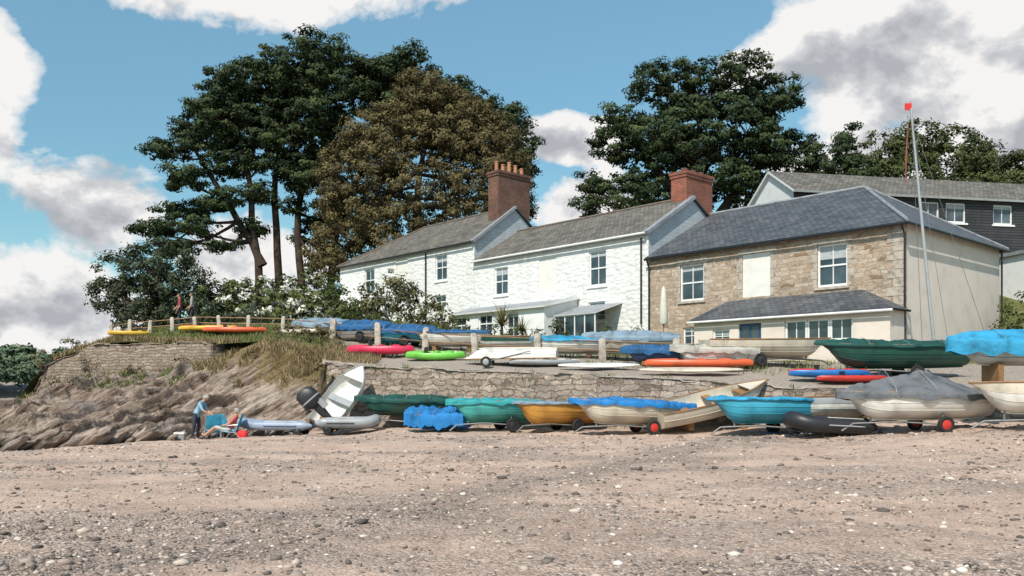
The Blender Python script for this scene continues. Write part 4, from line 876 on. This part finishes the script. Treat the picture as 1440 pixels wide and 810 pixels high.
boat('covered_dinghy',2.3,34.2,176,3.0,1.4,.46,P['white'],P['white'],C['ltblue'],rh=.16,lift=.2,trolley=False,coverdrop=.06)
boat('covered_dinghy',4.7,33.6,168,3.7,1.5,.55,P['cream'],P['cream'],C['bluegrey'],rh=.24,lift=.3)
boat('rowing_boat',9.4,31.3,8,4.9,1.6,.6,P['cream'],P['cream'],None,lift=.33)
boat('rowing_boat',7.3,30.9,182,3.0,1.3,.5,P['white'],P['white'],C['cream'],rh=.12,lift=.15,trolley=False)
boat('rowing_boat',5.4,31.6,175,2.6,1.2,.42,P['navy'],P['navy'],C['dkblue'],rh=.14,lift=.12,trolley=False)
boat('sailing_boat',12.55,28.3,178,4.7,1.8,.66,P['green'],P['green'],C['green'],rh=.2,lift=.38,coverdrop=.06)
mz=gz(14.1,28.3)+.6; s=B()
mp=empty('boat_mast',(14.05,28.3,mz))
s.tube([(0,0,0),(-.4,0,4),(-.82,0,8.35)],[.055,.05,.035],ALU,10); s.tube([(-.98,0,7.2),(-.86,0,7.2),(-.75,0,7.2)],.012,STEEL,5)
for e in ((-.0,.9,.3),(.0,-.9,.3),(1.9,0,.1)): s.tube([(-.8,0,8.1),e],.009,STEEL,4)
s.make('spar_and_stays',mp,True)
RF=simple('red_burgee',(.6,.03,.03),.8,.1)
s=B(); s.box(-1.02,-.8,-.015,.015,8.3,8.52,RF); s.tube([(-.82,0,8.3),(-.84,0,8.6)],.012,RF,5); s.make('burgee',mp)
s=B(); s.tube([(-1.0,0,5.8),(-.98,0,6.8),(-.9,0,7.9)],[.015,.03,.012],simple('rust_halyard',(.25,.07,.05),.9,.1),6); s.make('furled_pennant',mp)
kayak('kayak',-14.3,40.2,-4,2.9,.72,.3,P['oran'],P['yel'],dz=.08); kayak('kayak',-12.9,39.7,4,2.9,.72,.3,P['oran'],dz=.08); kayak('kayak',-18.2,40.6,22,1.9,.7,.28,P['yel'],dz=.05)
kayak('kayak',-9.9,39.5,-25,2.4,.7,.25,P['cream'],dz=.05)

# ---------------------------------------------------------------- people
SKIN=simple('skin',(.45,.26,.18),.6,.1); HAIRG=simple('grey_hair',(.35,.33,.31),.8,.2); HAIRB=simple('brown_hair',(.08,.045,.025),.8,.2)
EYE=simple('eye_dark',(.02,.02,.02),.3,.1)
def person(name,loc,yaw,J,shirt,legs,hair,shoes,bare_legs=False):
    par=empty(name,loc,(0,0,R(yaw))); vs=[];rs=[];es=[];ms=[]
    def V_(p,r): vs.append(Vector(p)); rs.append(r); return len(vs)-1
    def E(a,b_,mt): es.append((a,b_)); ms.append(mt)
    pel=V_(J['pel'],.135); mid=V_(Vector(J['pel']).lerp(Vector(J['chest']),.5),.125); ch=V_(J['chest'],.145); nk=V_(J['neck'],.06); hd=V_(Vector(J['neck']).lerp(Vector(J['head']),.6),.055)
    E(pel,mid,0);E(mid,ch,0);E(ch,nk,0);E(nk,hd,2)
    for sd in ('L','R'):
        sh,el,wr=J['sh'+sd],J['el'+sd],J['wr'+sd]
        a=V_(sh,.07); b_=V_(el,.047); c=V_(wr,.03); E(ch,a,0);E(a,b_,0);E(b_,c,2)
        d=(Vector(wr)-Vector(el)).normalized(); side=Vector((0,0,1)).cross(d)
        side=side.normalized() if side.length>.2 else Vector((0,1,0)); dn=d.cross(side).normalized()
        pm=V_(Vector(wr)+d*.06,.034); E(c,pm,2)
        for k,l in enumerate((.07,.085,.08,.06)):
            b0=Vector(wr)+d*.085+side*(.03-.02*k); f1=V_(b0,.011); f2=V_(b0+d*l*.5-dn*.01,.0095); f3=V_(b0+d*l*.9-dn*.035,.008); E(pm,f1,2);E(f1,f2,2);E(f2,f3,2)
        t1=V_(Vector(wr)+d*.04+side*.045,.012); t2=V_(Vector(wr)+d*.075+side*.065,.009); E(c,t1,2);E(t1,t2,2)
        h=V_(J['hip'+sd],.095); kn=V_(J['kn'+sd],.062); an=V_(J['an'+sd],.042); to=V_(J['to'+sd],.034)
        E(pel,h,1);E(h,kn,1);E(kn,an,2 if bare_legs else 1);E(an,to,3)
    me=bpy.data.meshes.new('body'); me.from_pydata(vs,es,[]); o=bpy.data.objects.new('body_tmp',me); col.objects.link(o)
    sm=o.modifiers.new('Skin','SKIN')
    for i,v in enumerate(me.skin_vertices[0].data): v.radius=(rs[i],rs[i]); v.use_root=(i==0)
    o.modifiers.new('Sub','SUBSURF').levels=2
    dg=bpy.context.evaluated_depsgraph_get(); ev=bpy.data.meshes.new_from_object(o.evaluated_get(dg)); bpy.data.objects.remove(o)
    for m in (shirt,legs,SKIN,shoes): ev.materials.append(m)
    for p in ev.polygons:
        c=p.center; best=1e9;bm_=0
        for (a,b_),mt in zip(es,ms):
            A_,B_=vs[a],vs[b_]; ab=B_-A_; t=max(0,min(1,(c-A_).dot(ab)/ab.length_squared)); d=(c-(A_+ab*t)).length-(rs[a]*(1-t)+rs[b_]*t)
            if d<best: best=d;bm_=mt
        p.material_index=bm_
    ev.shade_smooth(); bo=bpy.data.objects.new('body',ev); col.objects.link(bo); bo.parent=par
    s=B(); rows=[]
    for i in range(13):
        th=math.pi*i/12; row=[]
        for k in range(20):
            ph=2*math.pi*k/20; x_=math.sin(th)*math.cos(ph); y_=math.sin(th)*math.sin(ph); z_=math.cos(th)
            jx=.098*(1-.1*max(0,-z_)*(x_<0)); row.append((x_*jx+.012*max(0,-z_),y_*.076*(1-.22*max(0,-z_)),z_*.118))
        rows.append(row)
    s.loft(rows,SKIN,True); s.sq([(-.03,.100,0,.020,.014),(.0,.098,0,.012,.009),(.03,.094,0,.006,.006)],SKIN,8)
    s.tube([(.088,-.022,-.058),(.094,0,-.06),(.088,.022,-.058)],.006,simple('lips',(.35,.12,.1),.6,.1),6)
    for sg in (-1,1):
        s.sq([(.005,.086,sg*.03,.008,.012),(.018,.086,sg*.03,.008,.012)],EYE,8); s.sq([(-.025,0,sg*.078,.018,.01),(.03,-.005,sg*.082,.02,.012)],SKIN,8)
    hr=[]
    for i in range(8):
        th=math.pi*.62*i/7; row=[]
        for k in range(20):
            ph=2*math.pi*k/20; lim=1 if math.cos(ph)<.3 else .62; t2=th*lim
            row.append((math.sin(t2)*math.cos(ph)*.108-.006,math.sin(t2)*math.sin(ph)*.085,math.cos(t2)*.128))
        hr.append(row)
    s.loft(hr,hair,True)
    d=(Vector(J['head'])-Vector(J['neck'])).normalized(); tilt=math.atan2(d.x,d.z)
    s.make('head',par,True,60,Vector(J['head']),(0,tilt+J.get('nod',0),R(J.get('turn',0))))
    return par
lean=dict(pel=(0,0,.90),chest=(.17,0,1.24),neck=(.27,0,1.38),head=(.36,0,1.49),nod=.35,shL=(.2,.17,1.30),shR=(.2,-.17,1.30),elL=(.3,.2,1.04),elR=(.34,-.2,1.05),wrL=(.5,.14,.92),wrR=(.53,-.15,.95),
 hipL=(-.01,.09,.86),hipR=(-.01,-.09,.86),knL=(.05,.1,.47),knR=(-.04,-.11,.47),anL=(-.03,.1,.08),anR=(-.12,-.11,.08),toL=(.12,.11,.035),toR=(.03,-.12,.035))
SHB=simple('light_blue_shirt',(.24,.40,.52),.85,.15,5,.4); TRD=simple('dark_trousers',(.04,.045,.06),.9,.2)
SHO=simple('shoe_leather',(.06,.05,.045),.6,.2)
person('standing_man',(-11.35,30.7,bz(-11.35,30.7)),-8,lean,SHB,TRD,HAIRG,SHO)
sit=dict(pel=(0,0,.30),chest=(-.2,0,.62),neck=(-.26,0,.80),head=(-.27,0,.94),nod=.2,shL=(-.22,.16,.72),shR=(-.22,-.16,.72),elL=(-.06,.22,.5),elR=(-.04,-.22,.5),wrL=(.17,.15,.44),wrR=(.18,-.14,.45),
 hipL=(.03,.09,.28),hipR=(.03,-.09,.28),knL=(.44,.11,.4),knR=(.45,-.1,.34),anL=(.82,.1,.09),anR=(.84,-.12,.08),toL=(.92,.1,.17),toR=(.95,-.12,.17))
person('seated_woman',(-10.05,30.3,bz(-10.05,30.3)+.02),188,sit,simple('red_top',(.5,.12,.09),.85,.15),simple('pale_shorts',(.5,.5,.48),.9,.1),HAIRG,SKIN,True)
stand=dict(pel=(0,0,.93),chest=(.0,0,1.3),neck=(.01,0,1.46),head=(.03,0,1.6),shL=(0,.18,1.38),shR=(0,-.18,1.38),elL=(-.02,.24,1.1),elR=(.05,-.24,1.1),wrL=(.1,.2,.88),wrR=(.2,-.12,.98),
 hipL=(0,.09,.88),hipR=(0,-.09,.88),knL=(.03,.1,.48),knR=(-.01,-.1,.48),anL=(0,.1,.08),anR=(-.06,-.1,.08),toL=(.14,.11,.035),toR=(.08,-.12,.035))
person('walking_person',(-16.9,43.4,gz(-16.9,43.4)),200,stand,simple('maroon_jumper',(.25,.05,.06),.9,.1),TRD,HAIRB,SHO)
person('walking_person',(-16.3,43.5,gz(-16.3,43.5)),190,stand,simple('grey_jumper',(.3,.28,.28),.9,.1),TRD,HAIRB,SHO)
def chair(x,y,yaw):
    p=empty('beach_chair',(x,y,bz(x,y)+.01),(0,0,R(yaw))); s=B(); cc=simple('chair_canvas',(.05,.38,.58),.8,.2,6)
    for sg in (-.27,.27):
        s.tube([(.3,sg,.02),(.28,sg,.27),(-.2,sg,.2),(-.42,sg,.85)],.014,ALU,6); s.tube([(-.35,sg,.02),(-.18,sg,.22),(.1,sg,.45),(-.3,sg,.48)],.014,ALU,6)
    s.loft([[(.28,-.26,.27),(.28,.26,.27)],[(.05,-.26,.2),(.05,.26,.2)],[(-.2,-.26,.2),(-.2,.26,.2)],[(-.32,-.26,.5),(-.32,.26,.5)],[(-.42,-.26,.85),(-.42,.26,.85)]],cc)
    for i in range(4): z0=.3+i*.14; xx=-.235-(z0-.2)*.29; s.box(xx+.012,xx+.02,-.26,.26,z0,z0+.05,P['white'])
    s.make('frame_and_canvas',p)
chair(-10.85,30.85,120); chair(-10.0,30.3,188); chair(-10.35,31.2,60)
s=B(); p=empty('beach_bag',(-9.55,30.2,bz(-9.55,30.2))); s.sq([(0,0,0,.16,.1),(.1,0,0,.2,.13),(.22,0,0,.17,.09),(.27,0,0,.14,.03)],RF,14,.7); s.tube([(-.1,0,.25),(-.05,0,.4),(.05,0,.4),(.1,0,.25)],.01,P['black']); s.make('bag',p,True)
s=B(); p=empty('cool_box',(-11.9,30.6,bz(-11.9,30.6))); s.sq([(0,0,0,.18,.12),(.22,0,0,.2,.14)],P['grey'],16,.35); s.sq([(.223,0,0,.21,.15),(.29,0,0,.2,.14)],P['white'],16,.35); s.make('box',p,True)
s=B(); p=empty('mooring_rope')
for k in range(6):
    x0=rng.uniform(-5,13); y0=yw(x0)-rng.uniform(1.6,2.6); pts=[]
    for i in range(14): pts.append((x0+i*.12+rng.normal()*.04,y0+math.sin(i*.7+k)*.15,bz(x0,y0)+.05))
    s.tube(pts,.012,(P['blue'],P['cream'],P['black'])[k%3],5)
s.make('ropes',p,True)
# ---------------------------------------------------------------- sky, sun, camera
sd=Vector((-.42,-.91,0)).normalized(); el=R(49)
w=bpy.data.worlds.new("World"); scene.world=w; w.use_nodes=True; nt=w.node_tree; nt.nodes.clear()
out=nt.nodes.new('ShaderNodeOutputWorld'); bg=nt.nodes.new('ShaderNodeBackground'); nt.links.new(bg.outputs[0],out.inputs[0])
sky=nd(nt,'ShaderNodeTexSky',sky_type='NISHITA',sun_disc=False,sun_elevation=el,sun_rotation=math.atan2(sd.x,sd.y)%(2*math.pi),air_density=1.0,dust_density=.5,ozone_density=1.0)
tc=nt.nodes.new('ShaderNodeTexCoord'); dirv=tc.outputs['Generated']
sx=nd(nt,'ShaderNodeSeparateXYZ',{0:dirv}); az=M(nt,'ARCTAN2',sx.outputs[0],sx.outputs[1]); ele=M(nt,'ARCSINE',sx.outputs[2])
cl=[(-.45,.18,.09,.08),(-.51,.08,.15,.10),(-.58,.30,.07,.12),(-.29,.44,.26,.065),(.46,.33,.21,.14),(.06,.275,.07,.03),(.2,.43,.06,.012),(-.31,.13,.10,.06),(.08,.2,.07,.05),(.48,.22,.26,.10),(-.9,.3,.2,.15),(1.1,.25,.3,.15),(2.4,.35,.5,.2),(-2.2,.3,.5,.15)]
den=None
for a0,e0,ww,hh in cl:
    dx=M(nt,'DIVIDE',M(nt,'SUBTRACT',az,a0),ww); dy=M(nt,'DIVIDE',M(nt,'SUBTRACT',ele,e0),hh)
    r=M(nt,'SUBTRACT',1.0,M(nt,'SQRT',M(nt,'ADD',M(nt,'MULTIPLY',dx,dx),M(nt,'MULTIPLY',dy,dy))))
    den=r if den is None else M(nt,'SMOOTH_MAX',den,r,.15)
den=M(nt,'MAXIMUM',den,-.9)
def cn(off,sc=6.5,det=7):
    v=nd(nt,'ShaderNodeMapping',{0:dirv,'Location':off,'Scale':(1,1,1.35)}).outputs[0]; return noise_t(nt,v,sc,det,.56,.1)
n0=cn((0,0,0)); n1=cn((-.016,-.0,.034)); n2=cn((3,1,0),3.0,3)
d0=M(nt,'ADD',M(nt,'MULTIPLY',den,1.15),M(nt,'ADD',M(nt,'MULTIPLY',M(nt,'SUBTRACT',n0,.5),2.9),M(nt,'MULTIPLY',M(nt,'SUBTRACT',n2,.5),.5)))
mask=ramp(nt,d0,[(.04,(0,0,0)),(.14,(.55,.55,.55)),(.28,(1,1,1))])
lit=M(nt,'ADD',M(nt,'MULTIPLY',M(nt,'SUBTRACT',n0,n1),5.5),M(nt,'SUBTRACT',.88,M(nt,'MULTIPLY',d0,.42)))
ccol=ramp(nt,lit,[(.1,(4.2,4.35,4.7)),(.5,(6.1,6.2,6.45)),(.8,(8.8,8.65,8.5))])
hz=ramp(nt,M(nt,'MULTIPLY',ele,2.0),[(0,(.70,.72,.76)),(.5,(.85,.86,.88)),(.85,(1.1,1.08,1.07))])
tint=mixc(nt,1.0,mixc(nt,1.0,sky.outputs[0],(1.22,1.62,1.44),'MULTIPLY'),hz,'MULTIPLY')
nt.links.new(mixc(nt,mask,tint,ccol),bg.inputs[0]); bg.inputs[1].default_value=.105
sl=bpy.data.lights.new('sun','SUN'); sl.energy=5.0; sl.angle=R(.5); sl.color=(1,.945,.86)
so=bpy.data.objects.new('sun',sl); col.objects.link(so); so.rotation_euler=Vector((sd.x*math.cos(el),sd.y*math.cos(el),math.sin(el))).to_track_quat('Z','Y').to_euler()
cam=bpy.data.cameras.new('camera'); co=bpy.data.objects.new('camera',cam); col.objects.link(co)
cam.sensor_width=36; cam.lens=30; cam.shift_y=(540-405)/1440; cam.clip_end=6000; co.location=(0,0,0); co.rotation_euler=(R(90),0,0)
scene.camera=co
scene.view_settings.view_transform='Standard'; scene.view_settings.look='None'; scene.view_settings.exposure=0
